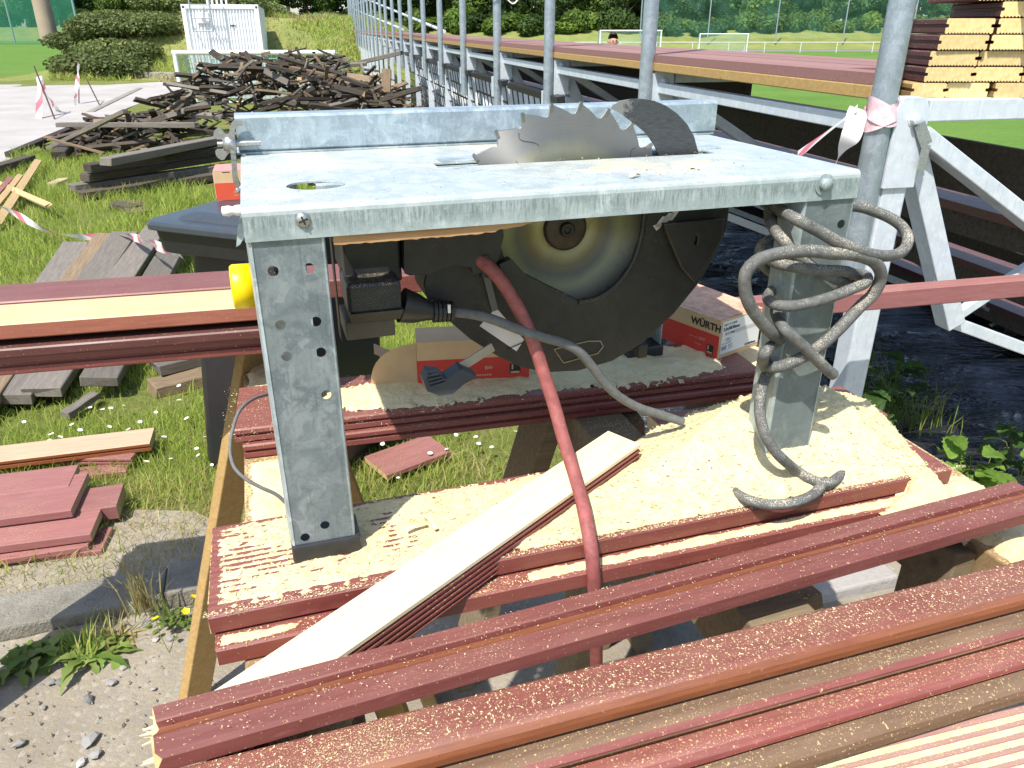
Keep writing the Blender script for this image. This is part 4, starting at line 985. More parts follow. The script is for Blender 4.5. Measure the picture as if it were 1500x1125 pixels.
# insert behind and beside the blade
b = MB(); b.box((.275,.2345,ZT-.001),(.735,.268,ZT+.0022)); b.box((.262,.229,ZT-.012),(.70,.2335,ZT-.004)); b.build('table_insert', M['galv'], saw, .0008)
b = MB(); b.box((.262,.196,ZT-.020),(.30,.232,ZT-.0175)); b.build('slot_edge', M['galv'], saw)
b = MB(); b.box((0,.3995,ZT+.0004),(.255,.402,ZT+.0016)); 
# rip fence
fz = SAW.ld(353, 172, .405)[2]
b = MB(); b.prism([(0,.004),(.004,0),(.004,0),(.006,0),(.006,fz-ZT-.006),(.045,fz-ZT-.006),(.045,fz-ZT),(.004,fz-ZT),(0,fz-ZT-.004)], (-.002,.402,ZT+.003), (0,1,0), (0,0,1), (1,0,0), .825)
b.build('rip_fence', galv('galvanised_fence', (.44,.53,.57), (.28,.35,.39), .4, .4), saw, .0015)
b = MB(); b.box((-.006,.40,ZT+.0005),(.82,.47,ZT+.003)); b.build('fence_foot', M['galv'], saw)
# clamp hook and wing nut on the fence's left end
L_ = lambda px, py, d: Vector(SAW.ld(px, py, d))
dk = .385
b = MB(); pts = [L_(356,180,dk), L_(347,180,dk), L_(341,186,dk), L_(340,200,dk), L_(343,240,dk), L_(345,262,dk), L_(352,277,dk), L_(357,283,dk-.01)]
pts = smooth_path(pts, 5)
for i in range(len(pts)-1): b.bar(pts[i], pts[i+1]+(pts[i+1]-pts[i])*.15, .0075, .018, 0, (0,1,0))
b.build('clamp_hook', M['bolt'], saw)
cN = L_(331, 211, dk); b = MB(); ax = Vector((1,.0,0))
b.tube([cN+Vector((-.012,0,0)), cN+Vector((.05,0,0))], .0045, 10); b.lathe([(0,-.008),(.009,-.008),(.011,.0),(.013,.010),(0,.010)], cN+Vector((.004,0,0)), (1,0,0), 14); b.build('clamp_bolt', M['bolt'], saw)
b = MB()
for sz, tip in ((1, L_(316,194,dk)), (-1, L_(320,228,dk))):
    d = tip-cN; base = cN+Vector((.006,0,sz*.006)); x = (tip-base).normalized(); y = Vector((0,1,0)); L = (tip-base).length
    out = [(0,-.004),(L*.5,-.0055),(L*.8,-.0085),(L*1.0,-.0075),(L*1.12,-.002),(L*1.12,.002),(L*1.0,.0075),(L*.8,.0085),(L*.5,.0055),(0,.004)]
    b.prism(out, base - Vector((0,.0018,0)), x, Vector((0,1,0)).cross(x), (0,1,0), .0036)
wn_ = b.build('wing_nut', M['bolt'], saw, .001)
b = MB(); q = L_(357,228,.395); b.lathe([(0,-.006),(.004,-.006),(.004,0),(0,0)], q, (0,1,0), 10); b.build('stop_pin', M['paper'], saw)
# legs: folded sheet with punched holes
def saw_leg(a0, z0, holes, side, flm=1):
    out = [(0,z0),(.076,z0),(.076,ZT-.030),(0,ZT-.030)]
    hs = [circ(x, z, .0062 if len(h) < 3 else h[2], 12) for h in holes for (x, z) in [h[:2]]]
    me = curve_plate(out, hs, .0022, .0)
    V = [Vector((v.co.x, 0, v.co.y)) for v in me.vertices]; Fq = [tuple(p.vertices)[::-1] for p in me.polygons]; bpy.data.meshes.remove(me)
    b = MB(); b.add([v + Vector((a0,.0035,0)) for v in V], Fq)
    for x0 in (a0, a0+.076):
        s_ = 1 if x0 > a0 else -1
        f = [(0,.0024),(s_*.0022,.0032),(s_*.0034,.0055),(s_*.0040,.010),(s_*.0070,.052),(s_*.0048,.052),(s_*.0018,.010),(0,.0046)]
        b.prism(f, (x0,0,z0), (1,0,0), (0,1,0), (0,0,1), ZT-.030-z0)
    return b
def hpx(lst): return [(q[0]-base0, q[2]) for q in [SAW.ld(x, y, .0035) for x, y in lst]]
base0 = .006
lb_ = saw_leg(.006, .912, hpx([(400,397),(453,393),(411,476),(463,471),(420,522),(470,516),(478,578),(447,787),(476,769)]), 1)
lg1 = lb_.build('leg', M['galv'], saw)
b = MB(); b.box((.001,-.003,.8985),(.092,.058,.925)); b.build('foot', M['black'], lg1, .004)
base0 = .731
lb_ = saw_leg(.731, .900, hpx([(1232,328),(1163,660),(1184,666)]), 1); lg2 = lb_.build('leg', M['galv_dust'], saw)
b = MB(); b.box((.729,-.003,.8985),(.814,.056,.914)); b.build('foot', M['black'], lg2, .004)
for a0 in (.006, .731):
    b = MB(); b.box((a0,LD-.012,.912),(a0+.076,LD-.0095,ZT-.030)); b.box((a0,LD-.055,.912),(a0+.0022,LD-.012,ZT-.030)); b.box((a0+.0738,LD-.055,.912),(a0+.076,LD-.012,ZT-.030)); l_ = b.build('leg', M['galv'], saw, .001)
    b = MB(); b.box((a0-.004,LD-.062,.8985),(a0+.08,LD-.006,.925)); b.build('foot', M['black'], l_, .004)
# bolts
q = L_(444,322,0); b = MB(); b.lathe([(0,-.0045),(.0045,-.0042),(.0080,-.0015),(.0085,0)], (q.x,-.0004,q.z), (0,1,0), 18); sc_ = b.build('screw', M['bolt'], saw)
b = MB(); b.bar((q.x-.005,-.0046,q.z-.002),(q.x+.005,-.0046,q.z+.002),.002,.0012,0,(0,1,0)); b.bar((q.x-.002,-.0047,q.z+.005),(q.x+.002,-.0047,q.z-.005),.002,.0012,0,(0,1,0)); b.build('screw_cross', M['ink'], sc_)
q = L_(1207,270,0); b = MB(); b.lathe([(0,-.0085),(.0085,-.0085),(.0095,-.006),(.0095,-.0016)], (q.x,0,q.z), (0,1,0), 6); b.lathe([(.014,-.0017),(.0145,-.0004)], (q.x,0,q.z), (0,1,0), 20); b.lathe([(0,-.0018),(.0145,-.0017)], (q.x,0,q.z), (0,1,0), 20); b.build('hex_bolt', M['galv_dust'], saw)
# splintered strip of wood under the apron
b = MB(); n_ = 40; out = []
x0, x1 = .095, .335
top_ = [(x0+(x1-x0)*i/n_, ZT-AP-.0005) for i in range(n_+1)]; bot = [(x0+(x1-x0)*i/n_, ZT-AP-.0105 - .0015*random.random() + (.006*max(0,(i/n_-.72)/.28)**1.5) + (.003*random.random() if i/n_ > .7 else 0)) for i in range(n_+1)]
b.prism(top_+bot[::-1], (0,.004,0), (1,0,0), (0,0,1), (0,1,0), .05); b.build('wood_strip', M['split_yellow'] if False else wood('bare_plywood', (.42,.22,.09), (.62,.38,.18), False, .8), saw)
# ---- blade
BC = Vector((.46, .2146, 1.270)); BR = .1825; NTE = 25
pit = 2*math.pi/NTE; out = []; a0 = R(83.7)
for k in range(NTE):
    a = a0 + k*pit
    for (rr, da) in ((BR,0.0),(BR-.0015,.010),(BR-.0105,.022),(BR-.0160,.040),(BR-.0175,.062),(BR-.0165,.082),(BR-.0140,.105),(BR-.0110,.140),(BR-.0075,.180),(BR-.0045,.215),(BR-.0022,.240)):
        out.append((rr*math.cos(a+da), rr*math.sin(a+da)))
slots = []
for k in (1, 7, 13, 19):
    a = a0 + (k*1.0)*pit + .078; 
MB_ = Matrix(((1,0,0,0),(0,0,1,0),(0,1,0,0),(0,0,0,1)))
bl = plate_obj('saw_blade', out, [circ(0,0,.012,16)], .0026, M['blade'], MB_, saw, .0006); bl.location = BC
u = Vector((1,0,0)); w = Vector((0,0,1)); b = MB()             # carbide tips, one soldered to each tooth
b.add([u*(BR+.0012)+w*.0008+Vector((0,-.0024,0)), u*(BR-.0105)+w*.0035+Vector((0,-.0019,0)), u*(BR-.0105)-w*.0008+Vector((0,-.0019,0)), u*(BR+.0004)-w*.0035+Vector((0,-.0022,0)),
       u*(BR+.0012)+w*.0008+Vector((0,.0024,0)), u*(BR-.0105)+w*.0035+Vector((0,.0019,0)), u*(BR-.0105)-w*.0008+Vector((0,.0019,0)), u*(BR+.0004)-w*.0035+Vector((0,.0022,0))],
      [(0,1,2,3),(7,6,5,4),(0,4,5,1),(1,5,6,2),(2,6,7,3),(3,7,4,0)])
tip0 = b.build('tooth_tip', plain('carbide', (.30,.30,.29), .3, .9), bl); tip0.rotation_euler = (0, -a0, 0)
for k in range(1, NTE): c = tip0.copy(); COL.objects.link(c); c.rotation_euler = (0, -(a0+k*pit), 0)
dk_ = plain('slot_dark', (.06,.05,.04), .9); b = MB()       # laser-cut relief lines
for ang in (45.5, 117.5, 189.5, 261.5):
    pts = []; a = R(ang)
    for i in range(14):
        t_ = i/13; rr = BR-.022 - .030*t_; aa = a + .045*math.sin(t_*5.0) - .10*t_
        pts.append(Vector((rr*math.cos(aa), -.00165, rr*math.sin(aa))))
    for i in range(13): b.bar(pts[i], pts[i+1], .0007, .0004, 0, (0,1,0))
b.build('relief_cut', dk_, bl)
b = MB()                                                     # etched outline lettering near the rim
def etch(p): 
    a = R(-62) + (p.x-.02)*8.2; rr = .128 + (p.y); return Vector((rr*math.cos(a), -.0016, rr*math.sin(a)))
def stroke(pts):
    pts = [etch(Vector((x, y, 0))) for x, y in pts]
    for i in range(len(pts)): b.bar(pts[i], pts[(i+1)%len(pts)], .0006, .0004, 0, (0,1,0))
g_ = .004
stroke([(0,.02),(.014,.02),(.014,.016),(.004,.016),(.004,.012),(.014,.012),(.014,0),(0,0),(0,.004),(.010,.004),(.010,.008),(0,.008)])
stroke([(.018,.02),(.034,.02),(.034,.016),(.028,.016),(.028,0),(.024,0),(.024,.016),(.018,.016)])
stroke([(.038,.02),(.042,.02),(.042,0),(.038,0)])
b.build('etched_mark', dk_, bl)
b = MB(); b.lathe([(0,-.010),(.030,-.010),(.034,-.008),(.0345,-.0016)], BC, (0,1,0), 36); b.build('blade_flange', plain('flange_steel', (.075,.060,.045), .5, .5, .25, 60, 0, .1), saw)
b = MB(); b.lathe([(0,-.016),(.005,-.016),(.0055,-.019),(.0105,-.019),(.0115,-.017),(.0115,-.010)], BC, (0,1,0), 24); b.lathe([(0,-.0165),(.0048,-.0163)], BC, (0,1,0), 6); b.build('arbor_bolt', M['ink'] if False else plain('black_bolt', (.04,.038,.035), .4, .5, .1, 40), saw)
# ---- riving knife: dark crescent
def cpx(lst, d): return [(q[0], q[2]) for q in [SAW.ld(x, y, d) for x, y in lst]]
rk = cpx([(896,159),(898,153),(908,148),(925,145),(940,145),(958,148),(975,155),(992,167),(1006,182),(1016,200),(1022,222),(1026,250),(972,252),(965,228),(959,214),(952,203),(944,193),(932,183),(920,174),(908,165)], .2146)
plate_obj('riving_knife', rk, [], .0026, M['knife'], Matrix(((1,0,0,0),(0,0,1,.2146),(0,1,0,0),(0,0,0,1))), saw, .0004)
# ---- lower guard: black shell with a window through which the blade shows
dF = .168
gout = cpx([(628,440),(622,415),(630,380),(650,335),(700,300),(760,270),(1010,240),(1064,255),(1066,300),(1062,335),(1045,372),(1020,415),(985,458),(940,500),(895,527),(845,541),(800,543),(765,536),(730,520),(690,495),(655,465)], dF)
win = cpx([(722,330),(742,396),(760,398),(846,441),(872,436),(900,418),(925,385),(938,345),(944,300),(946,270),(860,262),(760,275),(722,292)], dF)
PM = lambda d: Matrix(((1,0,0,0),(0,0,1,d),(0,1,0,0),(0,0,0,1)))
gd_ = plate_obj('blade_guard', gout, [win], .006, M['black_dusty'], PM(dF), saw, .002)
plate_obj('guard_back', gout, [], .004, M['black'], PM(.262), saw)
b = MB(); n = len(gout); v = [(x, dF+.003, z) for x, z in gout] + [(x, .262, z) for x, z in gout]; b.add(v, [(i,(i+1)%n,n+(i+1)%n,n+i) for i in range(n)]); b.build('guard_rim', M['black_dusty'], saw)
b = MB(); wp = [Vector((x, dF-.003, z)) for x, z in win[3:9]]; b.tube(smooth_path(wp, 5), .0045, 8); b.build('window_lip', M['black'], gd_)
# ledge with a bank of sawdust left of the window
wl = cpx([(745,402),(848,443),(832,455),(800,452),(770,440),(752,424)], .20); b = MB(); b.prism(wl, (0,dF+.004,0), (1,0,0), (0,0,1), (0,1,0), .03); b.build('caked_sawdust', M['sawdust_grey'], saw)
wl = cpx([(730,386),(748,378),(768,400),(758,424),(742,420)], .155); b = MB(); b.prism(wl, (0,.15,0), (1,0,0), (0,0,1), (0,1,0), .018); b.build('guard_clip', M['black'], saw, .003)
# square cover at the guard's right with a slotted hole, and pale slashes of its print
rc = cpx([(975,330),(1060,322),(1056,352),(1044,372),(1018,412),(1000,392),(978,340)], .150)
plate_obj('guard_cover', rc, [[(x, z) for x, z in circ(*cpx([(1020,352)], .150)[0], .0052, 14, .0105)]], .010, M['black_dusty'], PM(.155), saw, .002)
bk = cpx([(1010,336),(1030,336),(1030,368),(1010,368)], .16); plate_obj('cover_bottom', bk, [], .001, M['sawdust_grey'], PM(.1625), saw)
b = MB()
for (x, y) in ((965,325),(974,320),(983,315)): b.prism(cpx([(x-6,y+8),(x+2,y+8),(x+14,y-8),(x+6,y-8)], .163), (0,.1635,0), (1,0,0), (0,0,1), (0,1,0), .001)
b.prism(cpx([(957,331),(970,326),(968,333),(962,338)], .163), (0,.1635,0), (1,0,0), (0,0,1), (0,1,0), .001)
b.build('printed_slash', M['sticker'], gd_)
sk = cpx([(703,478),(727,451),(768,498),(757,515)], .163); plate_obj('sticker', sk, [], .0006, M['sticker'], PM(.1645), gd_)
b = MB(); b.bar(*[Vector((x,.1635,z)) for x, z in cpx([(743,512),(768,501)], .163)], .001, .0015, 0, (0,1,0)); b.build('sticker_tear', M['ink'], gd_)
b = MB(); b.bar(*[Vector((x,.160,z)) for x, z in cpx([(712,402),(725,455)], .16)], .010, .002, 0, (0,1,0)); b.build('link_strip', plain('dull_strip', (.13,.14,.13), .6, .3), gd_)
arr = [Vector((x,.1640,z)) for x, z in cpx([(812,512),(862,500),(880,500),(884,508),(876,518),(826,532)], .163)]
b = MB(); pl_ = arr[:-1] + [arr[-1], arr[0]]
for i in range(len(pl_)-1): b.bar(pl_[i], pl_[i+1], .0012, .001, 0, (0,1,0))
b.build('moulded_arrow', M['sawdust_grey'], gd_)
# ---- motor and switch box under the table at the left
def bx(nm, x0, y0, x1, y1, d0, d1, mat, bev=.004):
    p = SAW.ld(x0, y0, d0); q = SAW.ld(x1, y1, d0); return MB().box((p[0], d0, q[2]), (q[0], d1, p[2])).build(nm, mat, saw, bev)
bx('motor_bracket', 498, 330, 590, 412, .16, .30, M['black'])
b = MB(); mo = cpx([(592,322),(735,318),(738,345),(730,380),(712,398),(694,402),(690,392),(668,388),(646,394),(630,402),(600,404),(592,400)], .145)
b.prism(mo, (0,.145,0), (1,0,0), (0,0,1), (0,1,0), .12); b.build('motor_housing', M['black_dusty'], saw, .004)
b = MB(); q = Vector(SAW.ld(712,402,.15)); b.tube([q+Vector((-.002,0,.03)), q+Vector((-.002,0,-.002))], .008, 12); b.build('motor_foot', M['black_dusty'], saw)
bx('switch_box', 507, 418, 590, 455, .115, .21, plain('dark_blue_plastic', (.018,.024,.034), .38, 0, .15, 40, .1, .34), .005)
p = SAW.ld(505,412,.115); q = SAW.ld(588,470,.115)
b = MB(); b.prism([(.110,q[2]+.018),(.115,q[2]+.016),(.122,q[2]),(.20,q[2]),(.20,q[2]+.018)], (p[0]+.004,0,0), (0,1,0), (0,0,1), (1,0,0), q[0]-p[0]); b.build('switch_box_lip', M['black_dusty'], saw, .002)
bx('switch_cover', 505, 472, 580, 492, .13, .21, plain('tan_dusty_plastic', (.10,.085,.06), .7, 0, .2, 40, .1, .2), .003)
bx('mounting_rail', 486, 340, 500, 500, .10, .13, M['black'], .002)  # plain black upright just right of the left leg
b = MB(); pp = [Vector(SAW.ld(*c, .14)) for c in ((588,447),(610,452),(628,455),(648,456))]; b.tube(pp, [.025,.021,.014,.0125], 14); b.build('plug', M['black'], saw)
b = MB()
for i in range(5):
    c = Vector(SAW.ld(634+6.2*i, 456, .14)); b.tube([c, c+Vector((.0042,0,-.0003))], .0165-.0004*i, 14)
c0 = Vector(SAW.ld(630,456,.14)); b.tube([c0, Vector(SAW.ld(664,457,.14))], .0105, 12); b.build('strain_relief', M['black_dusty'], saw)
c0 = Vector(SAW.ld(658,458,.125)); b = MB(); b.bar(c0, c0+Vector((0,0,.012)), .004, .004); b.build('cable_tag', M['paper'], saw)
# yellow cap left of the leg
pc = Vector(SAW.ld(372,418,.10)); b = MB(); b.lathe([(0,-.026),(.026,-.026),(.028,-.023),(.028,.002),(.024,.003),(0,.003)], pc, (1,0,0), 28); b.build('yellow_cap', M['yellow'], saw)
b = MB(); b.tube([pc+Vector((.02,0,.0)), pc+Vector((.06,.01,.0))], .020, 14); b.build('inlet_body', M['black'], saw)
# loose white blob and flap at the left corner of the apron
p = Vector(SAW.ld(352,308,.02)); b = MB(); b.lathe([(0,-.016),(.005,-.015),(.006,-.008),(.0045,-.004),(.006,0),(.006,.006)], p+Vector((-.004,0,0)), (1,0,0), 10); b.build('nylon_screw', M['paper'], saw)
b = MB(); b.prism(cpx([(353,312),(359,345),(352,358),(346,362),(348,335)], .03), (0,.03,0), (1,0,0), (0,0,1), (0,1,0), .002); b.build('bent_tab', M['galv'], saw)
# lever with ribbed grip below the guard
b = MB(); b.bar(L_(722,508,.15), L_(662,546,.14), .014, .0025, 0, (0,1,0)); lv = b.build('lever', plain('lever_steel', (.40,.38,.33), .45, .6, .1, 50, 0, .15), saw)
gp_ = cpx([(617,552),(624,540),(640,541),(650,549),(672,534),(696,545),(676,556),(660,570),(640,573),(622,566)], .135); b = MB(); b.prism(gp_, (0,.118,0), (1,0,0), (0,0,1), (0,1,0), .028)
lg_ = b.build('lever_grip', plain('grip_plastic', (.03,.04,.055), .45, 0, .1, 40, .1, .08), saw, .003)
b = MB()
for i in range(5): b.bar(L_(624+1.5*i,545+5.5*i,.116), L_(640+3*i,543+4.2*i,.116), .0022, .003, 0, (0,1,0))
b.build('grip_rib', M['bin_lid'], lg_)
b = MB(); q = Vector(SAW.ld(940,515,.19)); b.box((q.x-.008,.185,q.z-.01),(q.x+.008,.20,q.z+.014)); b.build('guard_foot', M['black'], saw, .001)
# steel grooves of shaded underside: cross rails that carry the motor
for d in (.12, .30): MB().box((.09,d,ZT-.034),(.80 if d > .2 else .24,d+.02,ZT-.0025)).build('cross_rail', M['galv'], saw)

# ---------------------------------------------------------------- cables and hose
def wires(nm, lab, cat, pts, r, mat, k=7, n=12, grp=None):
    o = MB().tube(smooth_path(pts, k), r, n).build(nm, mat); return tag(o, lab, cat, grp)
def SL(px, py, d): p = SAW.ld(px, py, d); return SAW.w(*p)
wires('extension_cord', 'grey dusty cord running from the saw plug down into the sawdust', 'power cord', [SL(660,457,.14),SL(690,460,.128),SL(722,468,.116),SL(758,482,.108),SL(795,494,.102),SL(826,503,.10),SL(848,515,.10),SL(868,538,.105),SL(888,564,.11),SL(910,583,.115),SL(938,598,.118),SL(970,608,.12),SL(1000,618,.115)], .0072, M['cord'])
wires('red_hose', 'red rubber hose hanging from the saw over the cream batten', 'hose', [SL(690,372,.17),SL(704,382,.150),SL(722,397,.138),SL(740,420,.130),SL(758,450,.122),SL(772,478,.114),SL(786,515,.103),SL(799,555,.09),SL(812,595,.073),SL(826,645,.045),SL(840,690,.015),SL(852,732,-.03),SL(861,775,-.075),SL(867,812,-.10),SL(870,850,-.108),SL(872,890,-.10),SL(873,940,-.08),SL(873,985,-.05),SL(868,1030,.02)], .0100, M['hose'])
cc_ = [(1118,296,.12),(1130,302,.08),(1148,312,.02),(1168,322,-.025),(1200,339,-.035),(1228,355,-.04),(1258,367,-.042),(1285,374,-.035),(1308,374,-.012),(1324,366,.005),(1330,350,.025),(1322,333,.04),(1305,320,.05),(1282,310,.058),(1258,303,.065),(1215,300,.075)]
CAB = 'dusty grey cable wound round the right leg of the saw'
wires('wound_cable', 'topmost loop of dusty cable jutting right past the saw corner', 'cable', [SL(*c) for c in cc_], .0082, M['cable'])
cc_ = [(1128,300,.09),(1127,320,.05),(1137,340,.01),(1150,355,-.01),(1163,372,-.012),(1180,384,-.015),(1197,396,-.016),(1222,408,-.02),(1240,418,.01),(1225,432,.07),(1180,420,.09),(1140,405,.085),(1118,388,.07),(1112,372,.07),(1120,355,.08),(1150,345,.09)]
wires('wound_cable', 'short dusty cable strand dropping from under the table beside the right leg', 'cable', [SL(*c) for c in cc_], .0078, M['cable'])
cc_ = [(1165,545,.07),(1128,542,.03),(1118,530,-.005),(1122,515,-.025),(1135,500,.02),(1150,470,.07),(1200,440,.085),(1245,420,.06),(1262,408,.02),(1240,398,-.02),(1205,396,-.028),(1170,392,-.025),(1140,386,.0),(1128,380,.05)]
wires('wound_cable', 'middle turns of dusty cable around the right saw leg', 'cable', [SL(*c) for c in cc_], .0082, M['cable'])
cc_ = [(1225,372,-.045),(1190,368,-.046),(1160,369,-.044),(1130,374,-.04),(1106,384,-.034),(1092,402,-.03),(1092,428,-.028),(1100,450,-.026),(1114,470,-.024),(1130,488,-.02),(1145,500,.02),(1160,505,.07)]
wires('wound_cable', 'large heart-shaped left loop of dusty cable before the screw box', 'cable', [SL(*c) for c in cc_], .0088, M['cable'])
cc_ = [(1222,371,-.044),(1250,373,-.042),(1276,381,-.038),(1289,395,-.034),(1289,412,-.03),(1278,432,-.028),(1262,447,-.03),(1246,464,-.034),(1228,483,-.036),(1206,503,-.034),(1180,521,-.028),(1152,534,-.022),(1132,538,-.01),(1120,532,.02),(1122,515,.05),(1150,500,.08)]
wires('wound_cable', 'right side of the big dusty cable loop crossing down in front of the leg', 'cable', [SL(*c) for c in cc_], .0088, M['cable'])
cc_ = [(1215,412,.08),(1250,402,.045),(1268,404,.0),(1268,414,-.03),(1246,424,-.036),(1220,434,-.036),(1190,443,-.034),(1162,448,-.03),(1140,447,-.018),(1126,440,.0),(1127,430,.03),(1140,420,.06),(1160,412,.08),(1200,405,.09)]
wires('wound_cable', 'flat dusty cable loop held by a wire tie in front of the right leg', 'cable', [SL(*c) for c in cc_], .0080, M['cable'])
cc_ = [(1133,445,.06),(1138,462,.02),(1146,478,-.02),(1160,492,-.032),(1178,508,-.036),(1196,526,-.037),(1210,540,-.036),(1221,549,-.034)]
wires('wound_cable', 'loose end of dusty cable sticking out right below the loops', 'cable', [SL(*c) for c in cc_], .0084, M['cable'])
pts = [SL(*c) for c in ((1150,520,.06),(1130,535,.03),(1120,555,.01),(1114,580,-.01),(1113,605,-.022),(1119,632,-.034),(1131,655,-.042),(1147,673,-.048))] + [at(1150,676,.926)][:0] + [ at(1168,690,.923), at(1188,702,.917), at(1208,708,.914), at(1222,704,.911), at(1234,693,.906)]
wires('wound_cable', 'dusty cable end running down the right leg into the sawdust', 'cable', pts, .0082, M['cable'])
wires('wound_cable', 'curved piece of dusty cable half buried at the front edge of the sawdust', 'cable', [at(1068,712,.898), at(1080,724,.908), at(1098,733,.914), at(1125,739,.917), at(1152,738,.917), at(1176,732,.916), at(1194,722,.914), at(1206,708,.908), at(1212,698,.898)], .0080, M['cable'])
cc_ = [(398,576,.30),(372,584,.25),(352,600,.21),(342,625,.18),(337,655,.15),(342,682,.12),(358,700,.10),(380,713,.09),(404,724,.085),(420,738,.08)]
wires('thin_cord', 'thin grey string hanging beside the left saw leg', 'string', [SL(*c) for c in cc_], .0026, M['cord'], 6, 8)
# ================================================================ SCREW BOXES
def printed(parent, txt, size, o, X, Y, mat, bold=0.0, name='lettering', align='LEFT'):
    me = text_mesh(txt, size, align, 0, bold); me.name = name; me.transform(frameM(o, X, Y)); me.materials.clear(); me.materials.append(mat)
    return link(bpy.data.objects.new(name, me), parent)
def quad(b, o, X, Y, x0, y0, x1, y1, lift=.0004, th=.0003, m=0):
    Z = Vector(X).cross(Vector(Y)); Mx = frameM(Vector(o) + Z*lift, X, Y); b.box((x0,y0,0),(x1,y1,th), m, Mx)
def screw_box(lab, o, X, L, Wd, H, red=.62, top='board_box', nm='screw_box', redm='red_print'):
    """X along the long front face; L long, Wd deep, H high; local frame at the front left lower corner"""
    t = thing(nm, lab, 'box', o, math.atan2(X[1], X[0]))
    b = MB(); b.box((0,0,0),(L,Wd,H)); b.build('carton', M['board_box'], t, .0012)
    b = MB(); quad(b, (0,0,0), (1,0,0), (0,0,1), .0, .0, L, H*red); b.build('front_print', M[redm], t)
    return t
# right box: long front face with the name, short right face with the label
bxo = SAW.w(*SAW.lz(1050, 527, .9005)); bl_ = SAW.w(*SAW.lz(962, 492, .9005)); br_ = SAW.w(*SAW.lz(1121, 510, .9005))
fx = (bxo-bl_); fx.z = 0; sxv = (br_-bxo); sxv.z = 0
Lb = fx.length*1.12; X = fx.normalized(); Yp = Vector((-X.y, X.x, 0)); Wb = max(.06, sxv.dot(Yp)); Hb = .088
t = screw_box('screw box with black name, red lower half and white label, right of the saw guard', bxo - X*Lb, X, Lb, Wb, Hb, .60)
printed(t, 'WÜRTH', .0225, (Lb-.080,-.0012,.062), (1,0,0), (0,0,1), M['ink'], .0006)
printed(t, 'BW', .010, (Lb-.052,-.0012,.031), (1,0,0), (0,0,1), M['pink_print'], .0002); printed(t, 'powered by', .006, (Lb-.082,-.0012,.032), (1,0,0), (0,0,1), M['pink_print'])
printed(t, 'recces', .007, (Lb-.064,-.0012,.018), (1,0,0), (0,0,1), M['pink_print'])
b = MB(); quad(b,(0,-.0006,0),(1,0,0),(0,0,1),Lb-.030,.008,Lb-.012,.028); b.build('logo_patch', M['ink'], t); b = MB(); quad(b,(0,-.0010,0),(1,0,0),(0,0,1),Lb-.028,.009,Lb-.014,.0125); quad(b,(0,-.0010,0),(1,0,0),(0,0,1),Lb-.027,.016,Lb-.024,.026); b.build('logo_bar', M['tan_print'], t)
RX, RY, RO = (0,1,0), (0,0,1), Vector((Lb,0,0))
b = MB(); quad(b, RO, RX, RY, .006, .010, Wb-.004, Hb-.004, .0006); b.build('label', M['paper'], t)
ro = RO+Vector((.0012,0,0))
printed(t, 'ASSY 4 COMP', .0070, ro+Vector((0,.010,Hb-.014)), RX, RY, M['ink']); printed(t, '3,5x50/30mm', .0098, ro+Vector((0,.009,Hb-.0245)), RX, RY, M['ink'], .0003)
b = MB(); quad(b, RO, RX, RY, .007, Hb-.037, Wb-.010, Hb-.028, .0009); b.build('grey_band', plain('label_grey', (.50,.49,.46), .6), t)
b = MB(); quad(b, RO, RX, RY, .0085, Hb-.0365, .0150, Hb-.0285, .0013); b.build('round_sign', M['paper'], t)
b = MB(); b.prism([(.018,-.0025),(.018,.0025),(.022,0)], ro+Vector((.0004,0,Hb-.0325)), RX, RY, (1,0,0), .0002); b.box((Lb+.0016,.024,Hb-.0328),(Lb+.0019,.046,Hb-.0322))
for i in range(6): b.box((Lb+.0016,.036+.002*i,Hb-.0342),(Lb+.0019,.0368+.002*i,Hb-.0308))
b.build('screw_drawing', M['ink'], t)
printed(t, 'CE', .0085, ro+Vector((0,.021,Hb-.0495)), RX, RY, M['ink'])
b = MB(); quad(b, RO, RX, RY, .032, Hb-.050, .036, Hb-.043, .0010); quad(b, RO, RX, RY, .0375, Hb-.050, .046, Hb-.044, .0010); b.build('label_panel', M['ink_grey'], t); b = MB(); quad(b, RO, RX, RY, .0325, Hb-.0495, .0355, Hb-.0435, .0014); quad(b, RO, RX, RY, .038, Hb-.0495, .0455, Hb-.0445, .0014); b.build('panel_field', M['paper'], t)
b = MB(); y = .009
while y < .026: w_ = random.choice((.0003,.0005,.0008)); b.box((Lb+.0011,y,.018),(Lb+.0014,y+w_,.0285)); y += w_+random.choice((.0004,.0007))
b.build('barcode', M['ink_grey'], t)
printed(t, '0190 13500', .0048, ro+Vector((0,.009,.0315)), RX, RY, M['ink_grey']); printed(t, '200', .0050, ro+Vector((0,.032,.033)), RX, RY, M['ink_grey'])
for i in range(3): printed(t, ('Qty 200','WÜRTH','mm ASSY')[i], .0038, ro+Vector((0,.031,.027-.0042*i)), RX, RY, M['ink_grey'])
printed(t, '3,5x50/30mm', .0068, ro+Vector((0,Wb-.050,.0125)), RX, RY, M['ink'], .0002)
b = MB(); b.add([(-.002,-.001,Hb+.0012),(Lb-.001,-.001,Hb+.0012),(Lb-.004,Wb*.55,Hb+.003),(0,Wb*.5,Hb+.006)], [(0,1,2,3)]); b.add([(0,Wb*.52,Hb+.004),(Lb,Wb*.6,Hb+.0015),(Lb+.001,Wb,Hb+.0012),(0,Wb,Hb+.010)], [(0,1,2,3)]); f_ = b.build('lid_flap', plain('worn_red_lid', (.60,.36,.24), .8, 0, .3, 60), t); sd = f_.modifiers.new('t','SOLIDIFY'); sd.thickness = .0012
